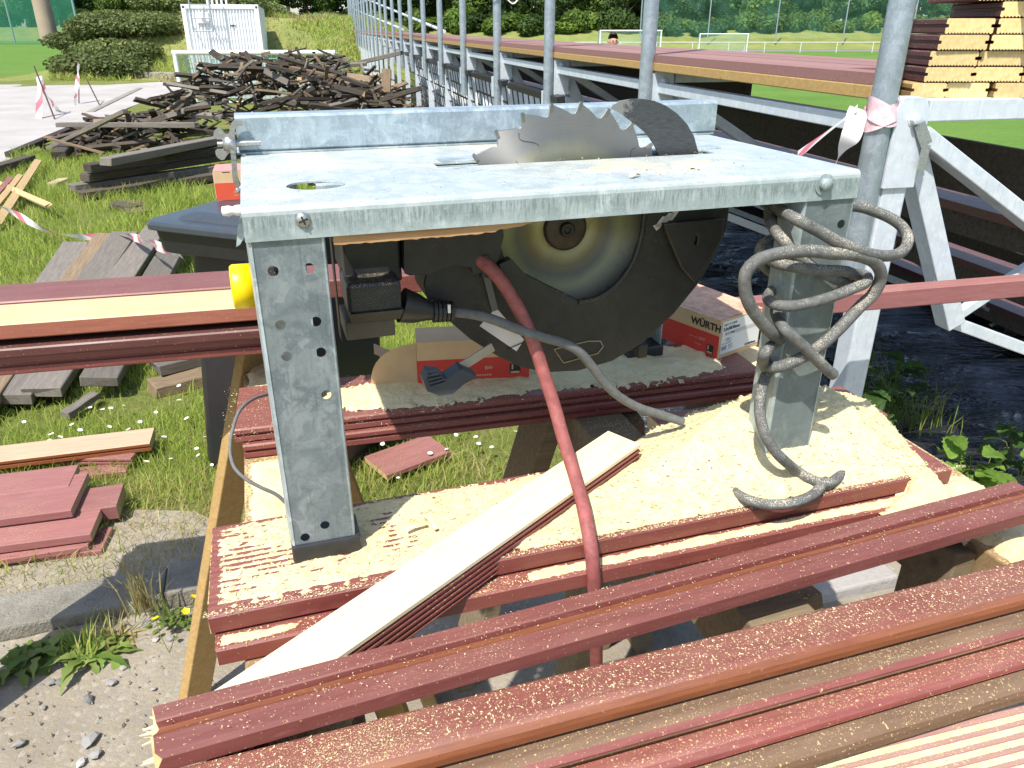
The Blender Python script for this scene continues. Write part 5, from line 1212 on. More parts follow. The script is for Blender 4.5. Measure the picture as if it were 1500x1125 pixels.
# box under the saw, half open
z0 = .9005; q0 = SAW.w(*SAW.lz(612, 562, z0)); q1 = SAW.w(*SAW.lz(775, 553, z0)); X = (q1-q0); X.z = 0; L2 = X.length; X.normalize()
t = screw_box('open screw box in the shade under the saw, its brown flap hanging out left', q0, X, L2, .085, .088, .56)
printed(t, 'ASSY', .011, (.026,-.0012,.020), (1,0,0), (0,0,1), M['tan_print'], .0003); printed(t, 'BW', .010, (L2*.60,-.0012,.024), (1,0,0), (0,0,1), M['tan_print'], .0002)
b = MB(); quad(b,(0,-.0006,0),(1,0,0),(0,0,1),L2-.040,.012,L2-.018,.034); b.build('logo_patch', M['ink'], t); b = MB(); quad(b,(0,-.0010,0),(1,0,0),(0,0,1),L2-.038,.013,L2-.020,.017); quad(b,(0,-.0010,0),(1,0,0),(0,0,1),L2-.036,.021,L2-.033,.032); b.build('logo_bar', M['tan_print'], t)
b = MB()
for i in range(12): quad(b,(0,-.0008,0),(1,0,0),(0,0,1),L2*.48+.0035*i,.010,L2*.48+.0035*i+.0018,.014)
b.build('screw_drawing', M['tan_print'], t)
b = MB(); fl = []
for i in range(10):
    a = math.pi*.5*i/9; fl.append((-.092*math.cos(a)*1.0, .088*math.sin(a)**.8))
b.prism([(0,.004),(0,.088)] + [(x, z*.98) for x, z in fl[::-1]], (0,-.001,0), (1,0,0), (0,0,1), (0,1,0), .0016)
b.build('side_flap', M['board_box_in'], t); b = MB(); b.bar((-.004,.08,.004),(-.085,.075,.05),.0016,.05,0,(0,1,0)); b.build('side_flap', M['board_box'], t)
# box on the bin
BZ = 1.005
pF = at(318, 294, BZ); pL = at(301, 283, BZ); X = Vector((.962,.272,0)); Wb3 = max(.07, (pL-pF).length*.95); H3 = .098
t = screw_box('orange-red and tan screw box standing on the bin lid behind the saw', pF, X, .19, Wb3, H3, .60, redm='orange_print')
b = MB(); b.box((-.0012,.006,.006),(-.0004,Wb3-.004,H3-.006)); b.build('label', M['paper'], t); b = MB(); b.box((-.0020,.012,H3*.62),(-.0014,Wb3-.012,H3*.76)); b.box((-.0020,.015,H3*.16),(-.0014,Wb3*.6,H3*.26)); b.build('label_band', M['green_print'], t)
printed(t, 'ASSY', .010, (.060,-.0012,.024), (1,0,0), (0,0,1), M['tan_print'], .0002); printed(t, 'BCc', .009, (.060,-.0012,.012), (1,0,0), (0,0,1), M['tan_print'])
b = MB(); b.box((0,0,H3+.0002),(.19,Wb3,H3+.0014)); b.build('lid', M['pink_print'], t); b = MB(); b.box((.03,-.0010,H3-.004),(.055,-.0004,H3-.002)); b.build('thumb_slot', M['ink'], t)

# ================================================================ WHEELED BIN
fl_ = at(216, 322, .985); fr_ = at(372, 352, .955)
A0 = Vector((fl_.x, fl_.y, 0)); dirn = Vector((.955, -.297, 0)).normalized(); 
bn = thing('wheelie_bin', 'dark grey plastic wheelie bin standing behind the long red boards', 'bin', (A0.x, A0.y, 0), R(-22))
Wn, Dn = .58, .62
def ring(z, x0, x1, y0, y1, r, n=5):
    o = []
    for cx, cy, a in ((x1-r,y0+r,-90),(x1-r,y1-r,0),(x0+r,y1-r,90),(x0+r,y0+r,180)):
        for i in range(n+1): t_ = R(a+90*i/n); o.append((cx+r*math.cos(t_), cy+r*math.sin(t_), z))
    return o
def loft(rings, cap=(1,1)):
    V = []; Fq = []; n = len(rings[0])
    for q in rings: V += q
    for i in range(len(rings)-1):
        for k in range(n): Fq.append((i*n+k, i*n+(k+1)%n, (i+1)*n+(k+1)%n, (i+1)*n+k))
    if cap[0]: Fq.append(tuple(range(n))[::-1])
    if cap[1]: Fq.append(tuple(range((len(rings)-1)*n, len(rings)*n)))
    return V, Fq
V, Fq = loft([ring(.02,-.02,.50,.06,.50,.05), ring(.06,-.02,.51,.05,.51,.05), ring(.86,.075,.53,.06,.575,.05), ring(.88,.005,.575,.01,.60,.05), ring(.955,.0,.58,.0,.61,.045)])
b = MB(); b.add(V, Fq); b.build('body', M['bin'], bn, .004)
V, Fq = loft([ring(.957,-.015,.595,-.02,.62,.05), ring(.978,-.015,.595,-.02,.62,.05), ring(.984,-.008,.588,-.012,.615,.05), ring(.986,.05,.53,.04,.56,.06), ring(.996,.058,.522,.048,.552,.06), ring(1.004,.09,.49,.09,.52,.05)])
b = MB(); b.add(V, Fq); lid = b.build('lid', M['bin_lid'], bn, .004)
b = MB(); b.box((-.015,.50,.93),(.595,.66,.965)); b.build('handle_bar', M['bin_lid'], bn, .012)
b = MB(); b.box((.06,.30,1.0),(.20,.36,1.018)); b.build('lid_grip', M['bin_lid'], bn, .006)
b = MB(); 
for x in (.04,.54): b.lathe([(0,-.03),(.10,-.03),(.10,.03),(0,.03)], (x,.52,.10), (1,0,0), 20)
b.build('wheel', M['black'], bn)

# ================================================================ SAWDUST
def inpoly(x, y, P):
    c = np.zeros_like(x, bool); j = len(P)-1
    for i in range(len(P)):
        xi, yi = P[i]; xj, yj = P[j]
        t_ = ((yi > y) != (yj > y)) & (x < (xj-xi)*(y-yi)/(yj-yi+1e-12)+xi); c ^= t_; j = i
    return c
def edist(x, y, P):
    d = np.full_like(x, 9.0)
    for i in range(len(P)):
        ax, ay = P[i]; bx_, by = P[(i+1)%len(P)]; ex, ey = bx_-ax, by-ay
        t_ = np.clip(((x-ax)*ex+(y-ay)*ey)/(ex*ex+ey*ey+1e-12), 0, 1); d = np.minimum(d, np.hypot(x-ax-ex*t_, y-ay-ey*t_))
    return d
def vnoise(x, y, s, seed):
    g = np.random.default_rng(seed); T = g.random((64,64)); X = x*s; Y = y*s; i = np.floor(X).astype(int); j = np.floor(Y).astype(int); u = X-i; v = Y-j; u = u*u*(3-2*u); v = v*v*(3-2*v)
    f = lambda a, b_: T[a % 64, b_ % 64]
    return (f(i,j)*(1-u)+f(i+1,j)*u)*(1-v)+(f(i,j+1)*(1-u)+f(i+1,j+1)*u)*v
HM = {}
def heap(poly, zfun, base, step, name='sawdust', mat='sawdust', seed=1, rim=.02, ragged=.006, bump=None):
    P = np.array(poly); x0, y0 = P.min(0)-.02; x1, y1 = P.max(0)+.02
    X, Y = np.meshgrid(np.arange(x0, x1, step), np.arange(y0, y1, step))
    wob = (vnoise(X, Y, 60, seed)-.5)*ragged*1.4 + (vnoise(X, Y, 240, seed+1)-.5)*ragged*1.6
    D = edist(X, Y, poly); D = np.where(inpoly(X, Y, poly), D, -D) + wob
    Z = base(X, Y) - .004 + np.minimum(np.clip(D, -.004, 1)/rim, 1)*(zfun(X, Y)+.004) + (vnoise(X,Y,30,seed+2)-.5)*.0045 + (vnoise(X,Y,80,seed+5)-.5)*.0028 + (vnoise(X,Y,200,seed+3)-.5)*.0022
    if bump is not None: Z = Z + np.minimum(np.clip(D, 0, 1)/.11, 1)**1.2*bump(X, Y)
    HM.update(x0=x0, y0=y0, st=step, Z=Z)
    keep = D > -.003; nyq, nxq = X.shape; idx = -np.ones(X.shape, int); V = []; Fq = []
    for j in range(nyq):
        for i in range(nxq):
            if keep[j,i]: idx[j,i] = len(V); V.append(SAW.w(X[j,i], Y[j,i], Z[j,i]))
    for j in range(nyq-1):
        for i in range(nxq-1):
            q = (idx[j,i], idx[j,i+1], idx[j+1,i+1], idx[j+1,i])
            if min(q) >= 0: Fq.append(q)
    o = mobj(name, V, Fq, M[mat], None, True); return tag(o, kind='stuff')
def lzp(lst, z=.905): return [SAW.lz(x, y, z)[:2] for x, y in lst]
bigpoly = [(-.098,-.066),(.10,-.064),(.45,-.066),(.80,-.068),(.945,-.074)] + lzp([(1302,732),(1290,748),(1340,775),(1420,772),(1448,752)], .875) + lzp([(1415,735),(1388,698),(1368,676),(1340,645),(1305,608),(1275,583),(1240,570),(1180,566),(1120,578),(1060,590),(1000,612),(940,640)]) + [(.50,.118),(.30,.112),(.12,.118),(-.02,.122),(-.10,.118)]
def zbase(X, Y): return np.where((X < .945) & (Y > -.077), .8995, np.where(X < .945, .87, .888 - .07*np.clip((X-1.0)/.2,0,1)*np.clip((.16-Y)/.25,0,1)))
def zheap(X, Y):
    left = np.clip((X-.10)/.35, 0, 1)
    return .0012 + .0045*left + .016*np.exp(-((X-.78)/.20)**2-((Y-.10)/.12)**2) + .010*np.exp(-((X-1.02)/.14)**2-((Y-.12)/.16)**2) + .004*vnoise(X,Y,12,9)*left
def zleft(X, Y): return zbase(X, Y)
heap(bigpoly, zheap, lambda X, Y: np.where(X < .06, .8983+.0016*vnoise(X,Y,25,5)*np.clip((X+.1)/.16,0,1)+.0008, zbase(X,Y)), .0042, rim=.010, ragged=.0035, bump=lambda X, Y: .060*np.exp(-((X-.77)/.19)**2-((Y-.09)/.13)**2) + .022*np.exp(-((X-1.0)/.12)**2-((Y-.13)/.12)**2) + .012*np.exp(-((X-.5)/.2)**2-((Y-.06)/.1)**2))
BIG = dict(HM)
def hbig(a, d): return float(BIG['Z'][min(max(int(round((d-BIG['y0'])/BIG['st'])),0),BIG['Z'].shape[0]-1), min(max(int(round((a-BIG['x0'])/BIG['st'])),0),BIG['Z'].shape[1]-1)])
# loose slope spilling off the end of the pair
heap(lzp([(1296,728),(1330,705),(1390,720),(1440,756),(1420,790),(1345,790),(1300,770)], .85), lambda X,Y: .018+0*X, lambda X,Y: .846+.02*np.clip((X-1.0)/.1,0,1), .006, seed=4, rim=.04, ragged=.012)
# lip of sawdust on the lower board
heap([(.30,-.0985),(.93,-.0985),(.93,-.078),(.30,-.078)], lambda X,Y: .003+.001*vnoise(X,Y,60,3), lambda X,Y: .8700+0*X, .0028, seed=7, rim=.004, ragged=.0012)
heap([(-.096,-.0985),(-.02,-.098),(.02,-.082),(-.095,-.078)], lambda X,Y: .002+0*X, lambda X,Y: .8700+0*X, .0028, seed=8, rim=.004, ragged=.0012)
# on the beams of the sawhorses
heap([(-.066,.135),(.055,.135),(.055,.40),(-.066,.40)], lambda X,Y: .005+.003*vnoise(X,Y,30,2), lambda X,Y: .842+0*X, .006, seed=11)
heap([(-.066,.60),(.055,.60),(.055,.90),(-.066,.90)], lambda X,Y: .005+.003*vnoise(X,Y,30,2), lambda X,Y: .842+0*X, .006, seed=12)
heap([(-.05,-.26),(.055,-.26),(.055,-.11),(-.04,-.11)], lambda X,Y: .005+.003*vnoise(X,Y,30,2), lambda X,Y: .842+0*X, .006, seed=13)
heap([(.99,-.27),(1.125,-.27),(1.125,-.02),(.99,-.02)], lambda X,Y: .012+.003*vnoise(X,Y,30,2), lambda X,Y: .842+0*X, .006, seed=14)
heap([(.99,.30),(1.125,.30),(1.125,.72),(.99,.72)], lambda X,Y: .008+.003*vnoise(X,Y,30,2), lambda X,Y: .842+0*X, .006, seed=15)
# in the shade under the saw, on the rear boards
heap([(.13,.425),(.20,.405),(.34,.395),(.48,.40),(.62,.375),(.80,.372),(.90,.378),(.92,.43),(.90,.53),(.62,.55),(.40,.56),(.20,.55),(.02,.54),(.01,.50)], lambda X,Y: .003+.003*vnoise(X,Y,30,6), lambda X,Y: .8998+0*X, .005, 'sawdust', 'sawdust', 16, .012, .012)
# dust on the saw table itself
heap([(.40,.070),(.52,.055),(.66,.075),(.72,.12),(.66,.165),(.52,.175),(.42,.150)], lambda X,Y: .0009*vnoise(X,Y,40,6), lambda X,Y: ZT-.0008+.0012*vnoise(X,Y,22,8)**2, .005, 'sawdust', 'sawdust', 17, .03, .03)
# single flakes and shavings
vs = []; fs = []
def flake(p, s, mi=None):
    b0 = len(vs); an = random.random()*6.28; t_ = random.uniform(-.5,.5)
    u = Vector((math.cos(an), math.sin(an), t_*.6)); v = Vector((-math.sin(an), math.cos(an), random.uniform(-.4,.4)))
    vs.extend([p-u*s, p+v*s*.4, p+u*s, p-v*s*.4]); fs.append((b0,b0+1,b0+2,b0+3))
pp = np.array(bigpoly)
for q in range(15000):
    a = random.uniform(-.10, 1.15); d = random.uniform(-.085, .33)
    if not inpoly(np.array([a]), np.array([d]), bigpoly)[0]: continue
    hz = hbig(a, d)
    flake(SAW.w(a, d, hz+.0010), random.choice((.0012,.0015,.002,.003,.0045)))
for q in range(900):
    a = random.uniform(0, LX); d = abs(random.gauss(.13,.10)); flake(SAW.w(a, min(d,.39), ZT+.001), random.choice((.0008,.001,.0015,.002)))
for q in range(2600):
    a = random.uniform(-.3, 1.5); flake(FRT.w(a, .556-.0559*(a+.4)+random.uniform(.018,.057), .9008), random.choice((.0008,.001,.0014,.002)))
for q in range(800):
    a = random.uniform(-.1, .9); flake(SAW.w(a, random.uniform(.38,.58), .904), random.choice((.001,.0015,.002)))
for q in range(2600):                                       # thin scatter over the edges of the boards and the lower ledges
    a = random.uniform(-.11, 1.06); flake(SAW.w(a, -.077+abs(random.gauss(0,.006)), .9006), random.choice((.0008,.0012,.0018)))
for q in range(1500):
    a = random.uniform(-.10, .93); flake(SAW.w(a, random.uniform(-.102,-.078), .8708), random.choice((.0008,.0012,.002)))
for q in range(2200):
    a = random.uniform(-.1, .95); flake(SAW.w(a, .36+random.random()*.24-.055*a, .9010), random.choice((.0008,.001,.0016)))
for q in range(900):
    a = random.uniform(-.13, 1.05); flake(FRT.w(a, .600+random.uniform(0,.062), .9268), random.choice((.0006,.0009,.0013)))
tag(mobj('wood_flakes', vs, fs, M['sawdust']), kind='stuff')
vs = []; fs = []
for q in range(60):
    a = random.uniform(.05, 1.0); d = random.uniform(-.05,.25)
    if inpoly(np.array([a]), np.array([d]), bigpoly)[0]: flake(SAW.w(a, d, hbig(a, d)+.0018), random.choice((.002,.003,.004)))
tag(mobj('red_chips', vs, fs, M['stain']), kind='stuff')
sh = MB()
for px, py, s in ((630,765,.02),(610,772,.016),(1125,660,.012),(930,258,.010)):
    z = .909 if py > 400 else ZT+.002; c = at(px, py, z); an = random.random()*3
    pts = [c + Vector((math.cos(an)*s*(i/5-.5)*2, math.sin(an)*s*(i/5-.5)*2, .004*math.sin(i/5*3.1))) for i in range(6)]
    for i in range(5): sh.bar(pts[i], pts[i+1], .006, .0006)
tag(sh.build('wood_shavings', M['pine']), kind='stuff')

# ================================================================ OLD TIMBER
old_m = []
for q in range(14):
    L = random.uniform(.28, 1.15); w = random.choice((.06,.08,.09,.11)); th = random.choice((.03,.04,.045,.055))
    n = 4; V = []; Fq = []
    for i in range(n+1):
        bw = random.uniform(-.004,.004); bz = random.uniform(-.003,.003); e = 1.0 if i in (0,n) else 0
        for (y, z) in ((-w/2,-th/2),(w/2,-th/2),(w/2,th/2),(-w/2,th/2)):
            V.append((L*(i/n-.5)+e*random.uniform(-.035,.02), y*(1-.1*e*random.random())+bw, z+bz))
    for i in range(n):
        for k in range(4): Fq.append((i*4+k, i*4+(k+1)%4, (i+1)*4+(k+1)%4, (i+1)*4+k))
    Fq += [(3,2,1,0), (n*4,n*4+1,n*4+2,n*4+3)]
    me = bpy.data.meshes.new('old_timber'); me.from_pydata(V, [], Fq); me.materials.append(M[('rotten','rotten_brown','rotten','weather','rotten')[q % 5]]); me.materials.append(M['split_yellow'])
    me.polygons.foreach_set('material_index', [0]*(len(Fq)-2) + [1 if q % 4 == 1 else 0, 0]); me.update(); bm = bmesh.new(); bm.from_mesh(me); bmesh.ops.recalc_face_normals(bm, faces=bm.faces); bm.to_mesh(me); bm.free(); old_m.append((me, L, th))
def hz(x, y):
    a = ((x+3.4)/2.1)**2 + ((y-12.4)/1.35)**2; b_ = ((x+5.3)/1.1)**2 + ((y-11.4)/.9)**2; c_ = ((x+2.5)/1.2)**2 + ((y-11.5)/1.0)**2
    return max(1.2*max(0,1-a)**.48, .42*max(0,1-b_)**.6, .95*max(0,1-c_)**.55)
cnt = 0
while cnt < 285:
    x = random.uniform(-7.2,-1.0); y = random.uniform(10.2,13.9); h = hz(x, y)
    if h < .02: continue
    me, L, th = random.choice(old_m); o = bpy.data.objects.new('old_timber', me); COL.objects.link(o)
    zz = h*(1-random.random()**2.2*.75); yaw = random.gauss(R(12), R(40)) if random.random() < .6 else random.uniform(0, 3.14)
    o.location = (x, y, max(th/2, zz-th*.3)); o.rotation_euler = (random.gauss(0,.5), random.gauss(0,.22), yaw); s = random.uniform(.8,1.15); o.scale = (s, 1, 1)
    tag(o, *(('dark timber with a fresh yellow broken end in the big heap before the goal', 'timber', 'yellow-ended timbers in the big heap') if me.polygons[-2].material_index else ('dark weathered broken timber in the big heap before the training goal', 'timber', 'old timbers in the big heap'))); cnt += 1
def beam(lab, a, b_, w, t, mat='rotten', roll=0.0, nm='old_beam', grp=None):
    a = Vector(a); b_ = Vector(b_); L = (b_-a).length; x = (b_-a).normalized(); y = Vector((0,0,1)).cross(x).normalized(); y = Matrix.Rotation(roll, 3, x) @ y
    me_ = bpy.data.meshes.new(nm); n = 6; V = []; Fq = []
    for i in range(n+1):
        e = 1 if i in (0,n) else 0
        for (yy, zz) in ((-w/2,0),(w/2,0),(w/2,t),(-w/2,t)): V.append((L*i/n+e*random.uniform(-.012,.012), yy+random.uniform(-.002,.002), zz+random.uniform(-.002,.002)))
    for i in range(n):
        for k in range(4): Fq.append((i*4+k, i*4+(k+1)%4, (i+1)*4+(k+1)%4, (i+1)*4+k))
    Fq += [(3,2,1,0), (n*4,n*4+1,n*4+2,n*4+3)]; me_.from_pydata(V, [], Fq); me_.materials.append(M[mat]); me_.update()
    o = bpy.data.objects.new(nm, me_); COL.objects.link(o); o.matrix_world = frameM(a, x, y); bv = o.modifiers.new('bevel','BEVEL'); bv.width = min(w,t)*.08; bv.segments = 1
    return tag(o, lab, 'beam', grp)
db = MB()                                                    # splinters and short broken bits between the timbers
for q in range(900):
    x = random.uniform(-7,-1.2); y = random.uniform(10.2,13.6); h = hz(x, y)
    if h < .02: continue
    c = Vector((x, y, max(.02, h*(.55+.5*random.random())))); u = Vector((random.gauss(0,1),random.gauss(0,1),random.gauss(0,.45))).normalized()*random.uniform(.05,.20); db.bar(c-u, c+u, random.uniform(.02,.07), random.uniform(.015,.04), random.choice((0,0,1,2)), (0,.2,1), random.uniform(.01,.06), random.uniform(.008,.03))
tag(db.build('timber_debris', [M['rotten'], M['rotten_brown'], M['weather']], fixn=False), kind='stuff')
# characteristic single pieces of the heap
beam('long grey beam lying level across the front of the big heap', at(86,186,.30), at(290,187,.42), .09, .06, 'weather')
beam('pale grey pole leaning up over the left end of the big heap', at(72,220,.05), at(185,166,.62), .07, .05, 'weather')
beam('dark beam at the far left end of the heap pointing to the path', at(14,230,.02), at(110,190,.20), .12, .06, 'rotten')
beam('thin light slat sloping down over the left foot of the heap', at(70,204,.25), at(152,226,.08), .05, .025, 'rotten_brown')
beam('dark post sticking up steeply from the top of the big heap', atd(386,124,11.2), atd(357,80,11.1), .20, .07, 'rotten', .5)
beam('short upright block standing on its end in the heap front', atd(256,222,10.9), atd(254,196,11.0), .17, .06, 'rotten', .2)
beam('square dark beam end facing out of the foot of the heap', at(88,236,.03), at(100,222,.05), .17, .12, 'rotten')
beam('long light plank sticking out rightwards over the heap to the poles', atd(470,108,12.6), atd(590,80,12.2), .12, .06, 'weather')
beam('dark plank poking out low at the right end of the heap', atd(560,150,10.6), atd(616,133,10.2), .09, .06, 'rotten')
beam('upright brown splintered stub at the right end of the heap', atd(566,140,10.8), atd(567,104,10.9), .13, .07, 'rotten_brown')
# the neat stack of long beams
NS = [((118,292),(330,262),.02,'bottom beam of the neat stack of long dark beams'),((106,281),(330,250),.07,'second beam from below in the neat stack, reaching farthest left'),((125,266),(330,234),.16,'third beam from below in the neat stack of long dark beams'),((128,252),(330,222),.26,'second beam from the top of the neat stack'),((155,243),(330,208),.35,'top beam of the neat stack of long dark beams')]
for i, (pl, pr, z, lab) in enumerate(NS):
    a = at(*pl, z); q = at(*pr, z+.0); q = a + (q-a)*1.5; beam(lab, a, q, .15, .075, 'weather' if i in (1,4) else 'rotten')
beam('short cross block under the left end of the neat stack', at(200,312,.0), at(170,306,.0), .12, .07, 'rotten')
beam('dark bearer below the neat beam stack near the bin', at(205,318,.0), at(196,300,.0), .2, .05, 'rotten_brown')
# leaning planks left of and under the long red stack
PLK = [((-60,640),(112,364),.16,.05,'leftmost narrow grey plank of the row running under the red stack','weather'),((18,592),(184,348),.17,.05,'wide grey plank in the middle of the row behind the red stack','weather'),((62,583),(230,340),.16,.05,'grey plank of the row next to the bin, half in its shade','weather'),((-25,600),(152,350),.11,.045,'brownish narrow plank lying on edge in the grey row','rotten_brown'),((146,567),(262,355),.16,.05,'grey plank with a split near end showing below the red stack','weather')]
for i, (pl, pr, w, t_, lab, mt) in enumerate(PLK):
    a = at(*pl, .03+.012*i); q = at(*pr, .12); beam(lab, a, q, w, t_, mt, .1)
beam('short grey block end beside the bin foot, upper of two', at(228,545,.06), at(330,520,.05), .15, .055, 'weather')
beam('short grey block end beside the bin foot, lower of two', at(222,578,.0), at(310,556,.0), .14, .055, 'rotten_brown')
beam('thin weathered stick lying in the grass below the grey planks', at(98,612,.02), at(142,582,.04), .05, .03, 'weather')
beam('dark broken timber at the left picture edge below the path', at(-30,262,.02), at(46,238,.04), .14, .09, 'rotten')
for pl, pr, w, lab, mt in (((-5,330),(56,236),.07,'long fresh yellow splinter leaning left of the grass path','split_yellow'),((-20,262),(72,302),.06,'yellow pointed lath crossing over the splinters at the left','split_yellow'),((-20,320),(30,258),.05,'second yellow lath behind the long splinter','split_yellow'),((-15,296),(16,262),.05,'reddish broken lath at the left picture edge','stain_dry')):
    beam(lab, at(*pl,.06), at(*pr,.12), w, .02, mt, .3, 'lath')
beam('small chunk of cut yellow wood lying in the grass left of the beams', at(78,278,.0), at(96,270,.0), .1, .07, 'pine_dull')
# ================================================================ GRASS, FLOWERS, PLANTS, TAPE, PERSON
pathP = [at(*p)[:2] for p in ((-420,300),(0,246),(42,218),(120,186),(205,152),(262,141),(470,150),(480,114),(190,112),(-420,122))]
def blades(name, n, xr, yr, hl, wd, mat, seed, cond, lean=.5):
    g = np.random.default_rng(seed); x = g.uniform(*xr, n); y = g.uniform(*yr, n); k = cond(x, y, g); x, y = x[k], y[k]; n = len(x)
    cl = vnoise(x, y, 2.2, seed+5); h = g.uniform(*hl, n)*(.55+.9*cl); a = g.uniform(0, 6.28, n); w = g.uniform(*wd, n); z = gh(x, y)
    la = g.uniform(0, 6.28, n); ln = h*g.uniform(.15, 1.0, n)*lean*2
    dx, dy = np.cos(a)*w/2, np.sin(a)*w/2; lx, ly = np.cos(la)*ln, np.sin(la)*ln
    V = np.empty((n,5,3)); V[:,0] = np.stack([x-dx,y-dy,z-.004],1); V[:,1] = np.stack([x+dx,y+dy,z-.004],1)
    V[:,2] = np.stack([x+dx*.75+lx*.35,y+dy*.75+ly*.35,z+h*.6],1); V[:,3] = np.stack([x-dx*.75+lx*.35,y-dy*.75+ly*.35,z+h*.6],1); V[:,4] = np.stack([x+lx,y+ly,z+h],1)
    me = bpy.data.meshes.new(name); V = V.reshape(-1,3); me.vertices.add(len(V)); me.vertices.foreach_set('co', V.astype(np.float32).ravel())
    b0 = (np.arange(n)*5)[:,None]; li = np.concatenate([b0+np.array([0,1,2,3]), b0+np.array([3,2,4])], 1).ravel(); me.loops.add(len(li)); me.loops.foreach_set('vertex_index', li.astype(np.int32))
    ls = (np.arange(n)*7)[:,None]+np.array([0,4]); me.polygons.add(2*n); me.polygons.foreach_set('loop_start', ls.ravel().astype(np.int32))
    try: me.polygons.foreach_set('loop_total', np.tile([4,3], n).astype(np.int32))
    except Exception: pass
    me.materials.append(M[mat]); me.update(calc_edges=True); me.validate()
    o = bpy.data.objects.new(name, me); COL.objects.link(o); return tag(o, kind='stuff')
def sd_(x, y): dx = x-SAW.o.x; dy = y-SAW.o.y; return dx*SAW.e.x+dy*SAW.e.y, dx*SAW.n.x+dy*SAW.n.y
def onlawn(x, y, g):
    a, d = sd_(x, y); r = (x-STD.o.x)*STD.e.x+(y-STD.o.y)*STD.e.y
    bare = vnoise(x, y, 1.6, 77); edge = (d-KD1)/.55
    k = (d > KD1+.0) & (g.random(len(x)) < np.clip(edge, .12, 1)) & (r < -.35 + .3*(d > 9))
    pch = (((x+1.0)/.35)**2 + ((y-2.15)/.16)**2) < 1
    k &= ~(pch & (g.random(len(x)) < .85))
    k &= g.random(len(x)) < np.clip(.25+2.6*vnoise(x, y, 1.9, 31)-.35, .15, 1)
    return k & ~inpoly(x, y, pathP)
blades('grass', 85000, (-2.6,1.0), (1.75,4.4), (.025,.075), (.0022,.0045), 'grass', 21, onlawn)
blades('grass', 60000, (-6.5,.2), (4.2,10.5), (.05,.13), (.005,.009), 'grass', 22, onlawn)
blades('grass', 9000, (-2.4,.9), (1.72,2.6), (.02,.06), (.002,.0035), 'grass_dry', 23, lambda x,y,g: (sd_(x,y)[1] > KD1) & (sd_(x,y)[1] < KD1+.62), .9)
blades('grass', 7000, (-17,-4.5), (25.5,40), (.10,.26), (.02,.04), 'grass_dry', 25, lambda x,y,g: (x > -.60*(y*.907+.65)) & (vnoise(x,y,.7,3) > .3), .8)
blades('grass', 26000, (-17,-4.5), (25.5,40), (.10,.24), (.02,.04), 'grass', 26, lambda x,y,g: (x > -.60*(y*.907+.65)) & (vnoise(x,y,.5,9) > .5), .8)
def crack(x, y, g): a, d = sd_(x, y); return (d > KD0-.07) & (d < KD0-.004) & (vnoise(x, y, 3.2, 8) > .40)
blades('grass', 2600, (-1.7,1.3), (1.4,2.3), (.03,.09), (.002,.004), 'grass', 24, crack)
def tuft(px, py, z0, n, h, mat='grass', nm='grass_tuft', lab=None, spread=.02):
    c = at(px, py, z0); b = MB()
    for q in range(n):
        a = random.uniform(0,6.28); L = h*random.uniform(.6,1.15); o = Vector((random.gauss(0,spread), random.gauss(0,spread), 0)); u = Vector((math.cos(a), math.sin(a), 0)); s_ = Vector((-u.y,u.x,0))*.0022; ln = random.uniform(.1,.7)
        p1 = o+u*L*ln*.3+Vector((0,0,L*.6)); p2 = o+u*L*ln+Vector((0,0,L)); b.add([o-s_,o+s_,p1+s_*.8,p1-s_*.8,p2], [(0,1,2,3),(3,2,4)])
    o = mobj(nm, b.v, b.f, M[mat], loc=c); return tag(o, lab, 'grass tuft')
tuft(1155,790,.0,90,.10,'grass','grass_tuft','bright yellow-green grass tuft on the sand right below the saw boards',.018)
tuft(975,835,.0,50,.09,'grass_dry','grass_tuft','dry grass tuft on the sand beside the middle sawhorse leg',.03)
tuft(212,893,.06,55,.16,'grass_dry','grass_tuft','wispy grey grass clump growing over the shaded kerb',.02)
tuft(128,955,.0,60,.10,'grass','grass_tuft','grass clump among the weeds before the kerb',.03)
tuft(168,945,.0,40,.09,'grass_dry','grass_tuft','yellowish grass clump right of the weeds at the kerb',.03)
tuft(1345,640,.0,70,.22,'grass','grass_tuft','tall thin grass growing behind the sawdust heap at the dark foil',.05)
# daisies
b = MB()
for k in range(14):
    a = 2*math.pi*k/14; u = Vector((math.cos(a),math.sin(a),0)); w = Vector((-u.y,u.x,0))*.0022; b.add([u*.003-w*.6+Vector((0,0,.0)), u*.003+w*.6, u*.011+w+Vector((0,0,.002)), u*.012-w+Vector((0,0,.002))], [(0,1,2,3)], 0)
b.lathe([(0.0,.003),(.002,.003),(.0034,.0015),(.0034,0)], (0,0,0), (0,0,1), 8, 1); b.tube([(0,0,0),(.003,.002,-.03),(0,.002,-.07)], .0009, 5, 2, False)
d0 = b.build('daisy', [M['petal'], M['petal_y'], M['leaf_weed']]); dm_ = d0.data; bpy.data.objects.remove(d0)
for px, py in ((105,622),(88,640),(72,645),(75,636),(132,597),(150,600),(162,598),(181,594),(228,604),(262,586),(283,602),(273,613),(288,657),(310,681),(290,667),(214,676),(117,630),(160,625),(188,629),(35,618),(58,660),(240,640),(262,565),(540,622),(552,625),(585,633),(588,627),(667,625),(680,622),(668,637),(697,640),(701,650),(630,664),(654,658),(583,700),(795,628),(800,640),(755,632),(720,655),(745,690),(610,618),(640,612),(165,640),(205,618),(250,672),(300,640),(560,650)):
    p = at(px, py, .06); o = bpy.data.objects.new('daisy', dm_); COL.objects.link(o); o.location = p; s = random.uniform(.6,.95); o.scale = (s,s,s); o.rotation_euler = (random.uniform(-.1,.5), random.uniform(-.4,.2), random.uniform(0,6)); tag(o, 'small white daisy with a yellow centre in the grass', 'daisy', 'daisies in the grass')
b = MB()
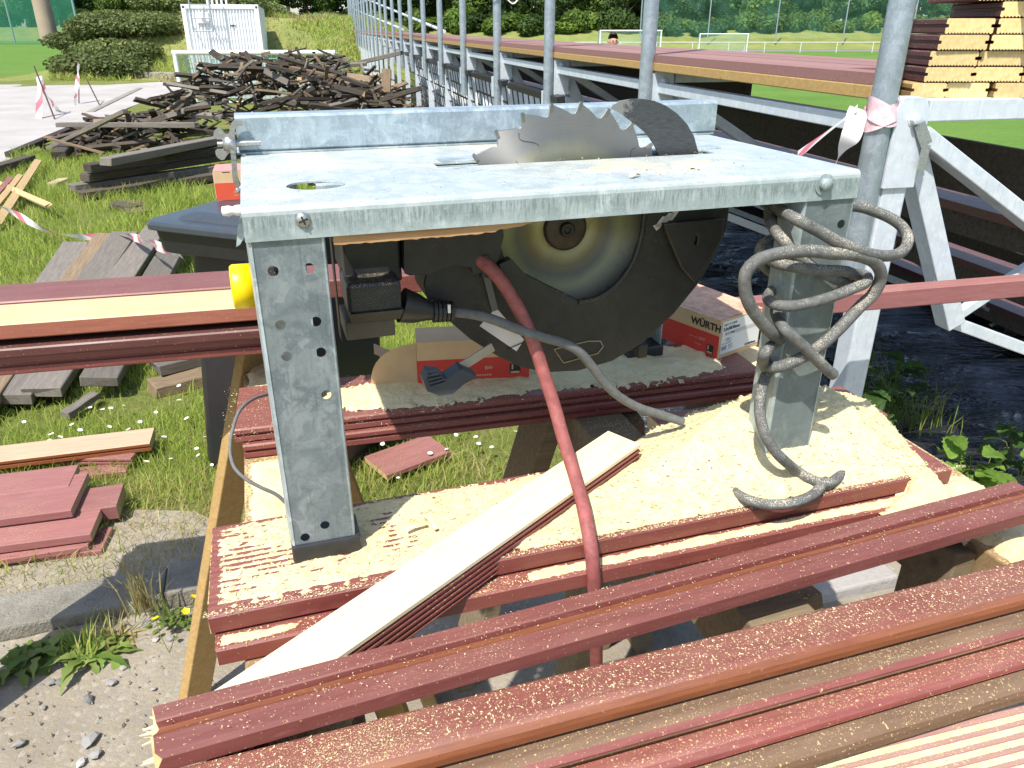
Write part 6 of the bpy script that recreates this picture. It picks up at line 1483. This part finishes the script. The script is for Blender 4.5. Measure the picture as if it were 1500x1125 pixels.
for k in range(5):
    a = 2*math.pi*k/5; u = Vector((math.cos(a),math.sin(a),0)); w = Vector((-u.y,u.x,0)); b.add([Vector((0,0,0)), u*.006+w*.005+Vector((0,0,.003)), u*.011+Vector((0,0,.004)), u*.006-w*.005+Vector((0,0,.003))], [(0,1,2,3)], 0)
b.tube([(0,0,0),(.004,0,-.04),(0,.003,-.10)], .0010, 5, 1, False); d0 = b.build('buttercup', [M['petal_y'], M['leaf_weed']]); bm_ = d0.data; bpy.data.objects.remove(d0)
for (px, py), lab in zip(((228,907),(272,896),(284,875)), ('leftmost yellow flower in front of the kerb','middle yellow flower above the clover-like leaves at the kerb','right yellow flower in the shade against the sawhorse leg')):
    o = bpy.data.objects.new('yellow_flower', bm_); COL.objects.link(o); o.location = at(px, py, .10); o.rotation_euler = (.4, 0, random.uniform(0,6)); o.scale = (1.15,)*3; tag(o, lab, 'flower')
# weeds: rosettes of long toothed leaves
def leaf(b, o, u, L, w, rise, droop, teeth=0.0, n=7, m=0):
    u = Vector(u).normalized(); s_ = Vector((0,0,1)).cross(u).normalized(); Lp = []; Rp = []; Cp = []
    for i in range(n+1):
        t_ = i/n; c = Vector(o)+u*L*t_+Vector((0,0,rise*math.sin(t_*1.9)-droop*t_*t_)); ww = w*(math.sin(math.pi*min(1,t_*.93+.05))**.8)*(1+teeth*((i%2)*2-1)); Lp.append(c+s_*ww+Vector((0,0,ww*.25))); Rp.append(c-s_*ww+Vector((0,0,ww*.25))); Cp.append(c)
    V = []; Fq = []
    for i in range(n+1): V += [Lp[i], Cp[i], Rp[i]]
    for i in range(n): Fq += [(i*3,i*3+1,i*3+4,i*3+3),(i*3+1,i*3+2,i*3+5,i*3+4)]
    b.add(V, Fq, m, True)
def rosette(px, py, n, L, w, mat, lab, teeth=.35, z0=.0):
    t = thing('weed', lab, 'weed', at(px, py, z0)); b = MB()
    for k in range(n): a = 2*math.pi*k/n+random.uniform(-.3,.3); leaf(b, (0,0,.004), (math.cos(a),math.sin(a),0), L*random.uniform(.6,1.15), w*random.uniform(.7,1.2), L*random.uniform(.15,.55), L*random.uniform(.2,.5), teeth)
    mobj('leaves', b.v, b.f, M[mat], t, True); return t
for px, py, n, L, lab in ((28,985,13,.115,'dandelion weed at the left picture edge before the kerb'),(62,962,12,.10,'second dandelion weed from the left before the kerb'),(95,958,12,.09,'small green weed between the two larger dandelions'),(132,968,13,.12,'broad weed with yellowing leaves in the middle of the row'),(160,960,10,.09,'drooping weed at the right end of the row before the kerb')):
    rosette(px, py, n, L, .012, 'leaf_weed', lab)
rosette(180,935,9,.08,.006,'grass_dry','withered yellow-green weed against the kerb face',.1)
t = thing('clover_plant', 'low dark green clover-like plant under the middle yellow flower', 'plant', at(262,918,.01)); b = MB()
for q in range(70):
    a = random.uniform(0,6.28); r_ = abs(random.gauss(0,.035)); leaf(b, (r_*math.cos(a), r_*math.sin(a)*.7, .012+random.uniform(0,.05)*(1-r_/.12)), (math.cos(a),math.sin(a),0), random.uniform(.012,.022), random.uniform(.005,.009), .004, .004, 0, 4)
mobj('leaves', b.v, b.f, M['leaf_weed'], t, True)
tuft(240,905,.05,10,.10,'leaf_weed','flower_stems','thin stems carrying the yellow flowers at the kerb',.03)
# bramble beside the sawdust and a darker one in the shade of the heap
def bramble(lab, px, py, z, leaves, mat, sc=1.0, stems=5):
    t = thing('bramble', lab, 'plant', at(px, py, 0)); o = Vector(t.location); b = MB(); more = []
    for (lx, ly, dz, L, w, ang) in leaves:
        more.append((lx, ly, dz, L, w, ang))
        for q in range(2): more.append((lx+random.gauss(0,12), ly+random.gauss(0,9), dz*random.uniform(.6,1.05), L*random.uniform(.4,.8), w*random.uniform(.45,.8), ang+random.uniform(-110,110)))
    for (lx, ly, dz, L, w, ang) in more:
        p = at(lx, ly, dz)-o; u = Vector((math.cos(R(ang)), math.sin(R(ang)), random.uniform(-.25,.35)))
        b.tube(smooth_path([(random.gauss(0,.02),random.gauss(0,.02),0), (p.x*.5+random.gauss(0,.01),p.y*.5,p.z*.7+.02), p], 4), .0018, 5, 0, False)
        k = MB(); n = 12; s_ = Vector((0,0,1)).cross(u).normalized(); curl = random.uniform(.15,.5); tw = random.uniform(-.35,.35); V = []; Fq = []
        for i in range(n+1):
            t_ = i/n; c = p+u*L*sc*t_+Vector((0,0,L*(.16*math.sin(t_*2.2)-curl*t_*t_))); ww = w*sc*(math.sin(math.pi*min(1,t_*.94+.04))**.75)*(1+(.13 if i % 2 else -.05)); sd2 = (s_+Vector((0,0,tw))).normalized()
            wave = L*.03*math.sin(i*2.1)
            V += [c+sd2*ww+Vector((0,0,ww*.32+wave)), c+sd2*ww*.5+Vector((0,0,ww*.20-(.0012 if i % 3 == 0 else 0))), c, c-sd2*ww*.5+Vector((0,0,ww*.20-(.0012 if i % 3 == 0 else 0))), c-sd2*ww+Vector((0,0,ww*.32-wave))]
        for i in range(n):
            for q in range(4): Fq.append((i*5+q,i*5+q+1,i*5+q+6,i*5+q+5))
        k.add(V, Fq, 0, False); mobj('leaf', k.v, k.f, M[mat], t, False)
    b.build('stem', M['leaf_weed'], t); return t
bramble('bright green bramble with large serrated leaves right of the sawdust heap', 1420,745,0,[(1392,672,.30,.095,.032,60),(1412,660,.34,.085,.028,95),(1440,668,.32,.09,.028,20),(1405,690,.27,.10,.036,200),(1425,690,.27,.11,.040,300),(1400,715,.22,.10,.036,250),(1420,718,.20,.12,.042,-40),(1450,690,.26,.075,.024,80),(1462,700,.22,.07,.024,-20),(1436,705,.22,.08,.028,10),(1455,722,.15,.07,.022,-10),(1475,730,.12,.06,.02,-40),(1440,735,.12,.065,.02,-60),(1410,735,.14,.08,.03,-80),(1470,712,.18,.055,.018,50),(1485,722,.15,.06,.02,30)],'leaf_plant')
bramble('small green bramble shoot at the right picture edge above the front board', 1490,735,0,[(1478,740,.08,.06,.02,-30),(1492,728,.12,.06,.02,30),(1495,668,.24,.07,.025,0),(1498,690,.2,.06,.02,-20),(1462,745,.06,.05,.016,200)],'leaf_plant')
dl_ = [(1280+random.gauss(0,32), 575+random.gauss(0,32)+i*.0, random.uniform(.05,.45), random.uniform(.07,.12), random.uniform(.024,.04), random.uniform(0,360)) for i in range(30)]
dl_ = [(min(max(q[0],1262),1375), min(max(q[1],520),640)) + q[2:] for q in dl_]
bramble('dark green bramble in the shade between the white post and the sawdust heap', 1300,640,0,dl_,'leaf_shade')
bramble('dim bramble leaves behind the bright plant at the right edge', 1470,690,0,[(1470,640,.25,.08,.03,60),(1485,655,.25,.08,.03,10),(1495,640,.3,.08,.03,100),(1465,660,.2,.08,.028,180),(1480,680,.15,.08,.03,-60)],'leaf_shade')
t = thing('leafy_weed', 'small green weed growing on top of the right end of the old timber heap', 'weed', atd(508,118,11.9)); b = MB()
for q in range(60): a = random.uniform(0,6.28); leaf(b, (random.gauss(0,.13),random.gauss(0,.1),random.uniform(0,.12)), (math.cos(a),math.sin(a),.3), random.uniform(.06,.11), .022, .02, .03, 0, 4)
mobj('leaves', b.v, b.f, M['leaf_plant'], t, True)

# ---- barrier tape
def ribbon(nm, lab, pts, w, upv=(0,0,1), twist=0.0, k=8, rep=.35, cat='barrier tape'):
    P = smooth_path(pts, k); V = []; Fq = []; uv = []; L = 0
    for i, p in enumerate(P):
        if i: L += (P[i]-P[i-1]).length
        t_ = (P[min(i+1,len(P)-1)]-P[max(i-1,0)]).normalized(); u = Vector(upv); u = (u-t_*u.dot(t_)).normalized(); a = twist*math.sin(L*5.1+i*.13); u = Matrix.Rotation(a, 3, t_) @ u
        V += [p-u*w/2, p+u*w/2]; uv.append(L/rep)
    for i in range(len(P)-1): Fq.append((2*i,2*i+1,2*i+3,2*i+2))
    o = mobj(nm, V, Fq, M['tape'], None, True); me = o.data; ul = me.uv_layers.new(name='UVMap')
    for p in me.polygons:
        for li in p.loop_indices: vi = me.loops[li].vertex_index; ul.data[li].uv = (uv[vi//2], float(vi%2))
    return tag(o, lab, cat)
ribbon('barrier_tape', 'long sagging red and white tape over the grass to the bin', [at(-30,290,.30),at(20,312,.24),(at(60,334,.16)),at(100,345,.10),at(150,348,.10),at(180,346,.16),at(205,350,.28),at(235,362,.42),at(268,378,.50)], .055, (0,-.5,1), .7)
ribbon('barrier_tape', 'white tape hanging straight down from the left iron rod', [atd(57,112,14.6),atd(58,140,14.5),atd(57,170,14.3),atd(60,195,14.2),atd(56,207,14.1)], .11, (1,0,0), .5, 6, .9)
ribbon('barrier_tape', 'red and white tape swinging between the two iron rods', [atd(58,112,14.6),atd(66,135,15),atd(80,155,15.5),atd(95,175,16),atd(106,162,16.6),atd(112,135,17),atd(115,92,17.3)], .09, (.6,0,.8), 1.0, 6, .5)
ribbon('barrier_tape', 'crumpled end of tape lying by the path near the iron rods', [atd(95,172,16),atd(98,176,15.9),atd(92,180,15.7)], .14, (.6,.2,.8), 1.0)
for (a, b_, lab) in (((50,97,14.7),(84,184,14.1),'left leaning rusty iron rod beside the gravel path'),((125,112,17.2),(153,168,16.6),'right leaning rusty iron rod beside the gravel path')):
    tag(MB().tube([atd(*a), atd(*b_)], .014, 8).build('iron_rod', M['rust']), lab, 'rod')
tag(MB().tube([atd(115,92,17.4), atd(116,178,17.0)], .012, 6).build('iron_rod', M['rust']), 'thin upright rod behind the hanging tape by the path', 'rod')
ww = [SM(0) @ Vector((-.066+.0345*math.cos(a), -.01+.0345*math.sin(a), 0)) for a in np.linspace(0, 4*math.pi, 40)]
tp = []; 
for i, p in enumerate(ww): tp.append(p + Vector((0,0,1.345+.012*math.sin(i*.5)+.0006*i)))
ribbon('barrier_tape', 'pinkish tape wrapped tightly round the big pole beside the table', tp, .050, (0,0,1), .25, 2, .22).data.materials[0] = M['wrap']
kn = atd(1256,158,1.80)
ribbon('barrier_tape', 'tape tail stretched from the big pole down left behind the saw', [kn, atd(1232,178,1.84), atd(1200,203,1.9), atd(1168,228,1.98)], .030, (.5,0,.8), .3, 8, .25)
ribbon('barrier_tape', 'crumpled white and red tape tail hanging beside the big pole', [kn, atd(1253,178,1.80), atd(1246,200,1.80), atd(1232,222,1.82), atd(1222,245,1.83)], .045, (.8,.3,0), .9, 8, .30)

# ---- person on the far side of the grandstand
pz = -.33; pc_ = atd(898, 55, 13.2)
pr_ = thing('person', 'dark-haired person in a dark shirt standing behind the grandstand deck, only the head showing', 'person', (pc_.x, pc_.y, pz), R(10))
def skin_mesh(nm, joints, bones, mat, parent):
    me = bpy.data.meshes.new(nm); me.from_pydata([j[0] for j in joints], bones, []); me.update(); o = bpy.data.objects.new(nm, me); link(o, parent)
    sk_ = o.modifiers.new('skin','SKIN'); 
    for i, j in enumerate(joints): me.skin_vertices[0].data[i].radius = (j[1], j[2] if len(j) > 2 else j[1])
    me.skin_vertices[0].data[0].use_root = True; ss = o.modifiers.new('sub','SUBSURF'); ss.levels = 2; ss.render_levels = 2; me.materials.append(mat); return o
J = [((0,0,.92),.15,.11),((0,0,1.12),.14,.10),((0,.0,1.34),.16,.10),((0,-.01,1.46),.065),((0,-.02,1.55),.055),((0,-.025,1.63),.078,.095),((0,-.02,1.72),.072,.09),
     ((.19,0,1.40),.055),((.24,.03,1.14),.042),((.22,-.08,.90),.034),((-.19,0,1.40),.055),((-.24,.03,1.14),.042),((-.22,-.08,.90),.034),
     ((.09,0,.86),.085),((.10,.0,.48),.058),((.11,.02,.09),.042),((.11,-.10,.04),.035),((-.09,0,.86),.085),((-.10,0,.48),.058),((-.11,.02,.09),.042),((-.11,-.10,.04),.035)]
Bn = [(0,1),(1,2),(2,3),(3,4),(4,5),(5,6),(2,7),(7,8),(8,9),(2,10),(10,11),(11,12),(0,13),(13,14),(14,15),(15,16),(0,17),(17,18),(18,19),(19,20)]
skm = 0
try: me_t = bpy.data.meshes.new('x'); bpy.data.meshes.remove(me_t)
except Exception: pass
def skin_obj(nm, J, Bn, mat, parent):
    me = bpy.data.meshes.new(nm); me.from_pydata([j[0] for j in J], Bn, []); me.update(); o = bpy.data.objects.new(nm, me); link(o, parent)
    o.modifiers.new('skin','SKIN')
    if not me.skin_vertices:
        bm = bmesh.new(); bm.from_mesh(me); bm.verts.layers.skin.verify(); bm.to_mesh(me); bm.free()
    for i, j in enumerate(J): d = me.skin_vertices[0].data[i]; d.radius = (j[1], j[2] if len(j) > 2 else j[1]); d.use_root = (i == 0)
    s_ = o.modifiers.new('sub','SUBSURF'); s_.levels = 2; s_.render_levels = 2; me.materials.append(mat); return o
skin_obj('body', J, Bn, M['skin'], pr_)
skin_obj('shirt', [((0,0,.96),.165,.125),((0,0,1.14),.155,.115),((0,0,1.36),.175,.115),((0,0,1.45),.075),((.20,0,1.40),.068),((.235,.02,1.22),.058),((-.20,0,1.40),.068),((-.235,.02,1.22),.058)], [(0,1),(1,2),(2,3),(2,4),(4,5),(2,6),(6,7)], M['shirt'], pr_)
skin_obj('trousers', [((0,0,.97),.16,.12),((.09,0,.86),.10),((.10,0,.48),.072),((.11,.02,.10),.058),((-.09,0,.86),.10),((-.10,0,.48),.072),((-.11,.02,.10),.058)], [(0,1),(1,2),(2,3),(0,4),(4,5),(5,6)], M['trouser'], pr_)
hb = bmesh.new(); bmesh.ops.create_uvsphere(hb, u_segments=20, v_segments=12, radius=1)
for v in list(hb.verts):
    if v.co.z < -.10 or (v.co.z < .62 and v.co.y < -.10): hb.verts.remove(v)
    else: v.co.x *= .088; v.co.y *= .108; v.co.z *= .112; v.co += Vector((0,-.012,1.70)) + Vector((random.uniform(-.003,.003),)*3)
hm = bpy.data.meshes.new('hair'); hb.to_mesh(hm); hb.free(); hm.materials.append(M['hair']); hm.polygons.foreach_set('use_smooth', [True]*len(hm.polygons)); ho = link(bpy.data.objects.new('hair', hm), pr_); sd = ho.modifiers.new('t','SOLIDIFY'); sd.thickness = .012
b = MB(); b.prism([(-.014,0),(.014,0),(.004,.045),(-.004,.045)], (0,-.105,1.63), (1,0,0), (0,0,1), (0,-1,0), .022); b.build('nose', M['skin'], pr_, .006)
b = MB()
for sx in (-1,1): b.lathe([(0,-.003),(.010,-.002),(.012,.004)], (sx*.032,-.112,1.675), (0,1,0), 10)
b.build('eye', M['ink'], pr_)
MB().box((-.024,-.116,1.594),(.024,-.105,1.602)).build('mouth', plain('lip', (.34,.12,.10), .5), pr_, .003)
b = MB()
for sx in (-1,1): b.lathe([(0,-.006),(.022,-.006),(.026,.0),(.02,.006),(0,.004)], (sx*.088,-.015,1.655), (1,0,0), 12)
b.build('ear', M['skin'], pr_)
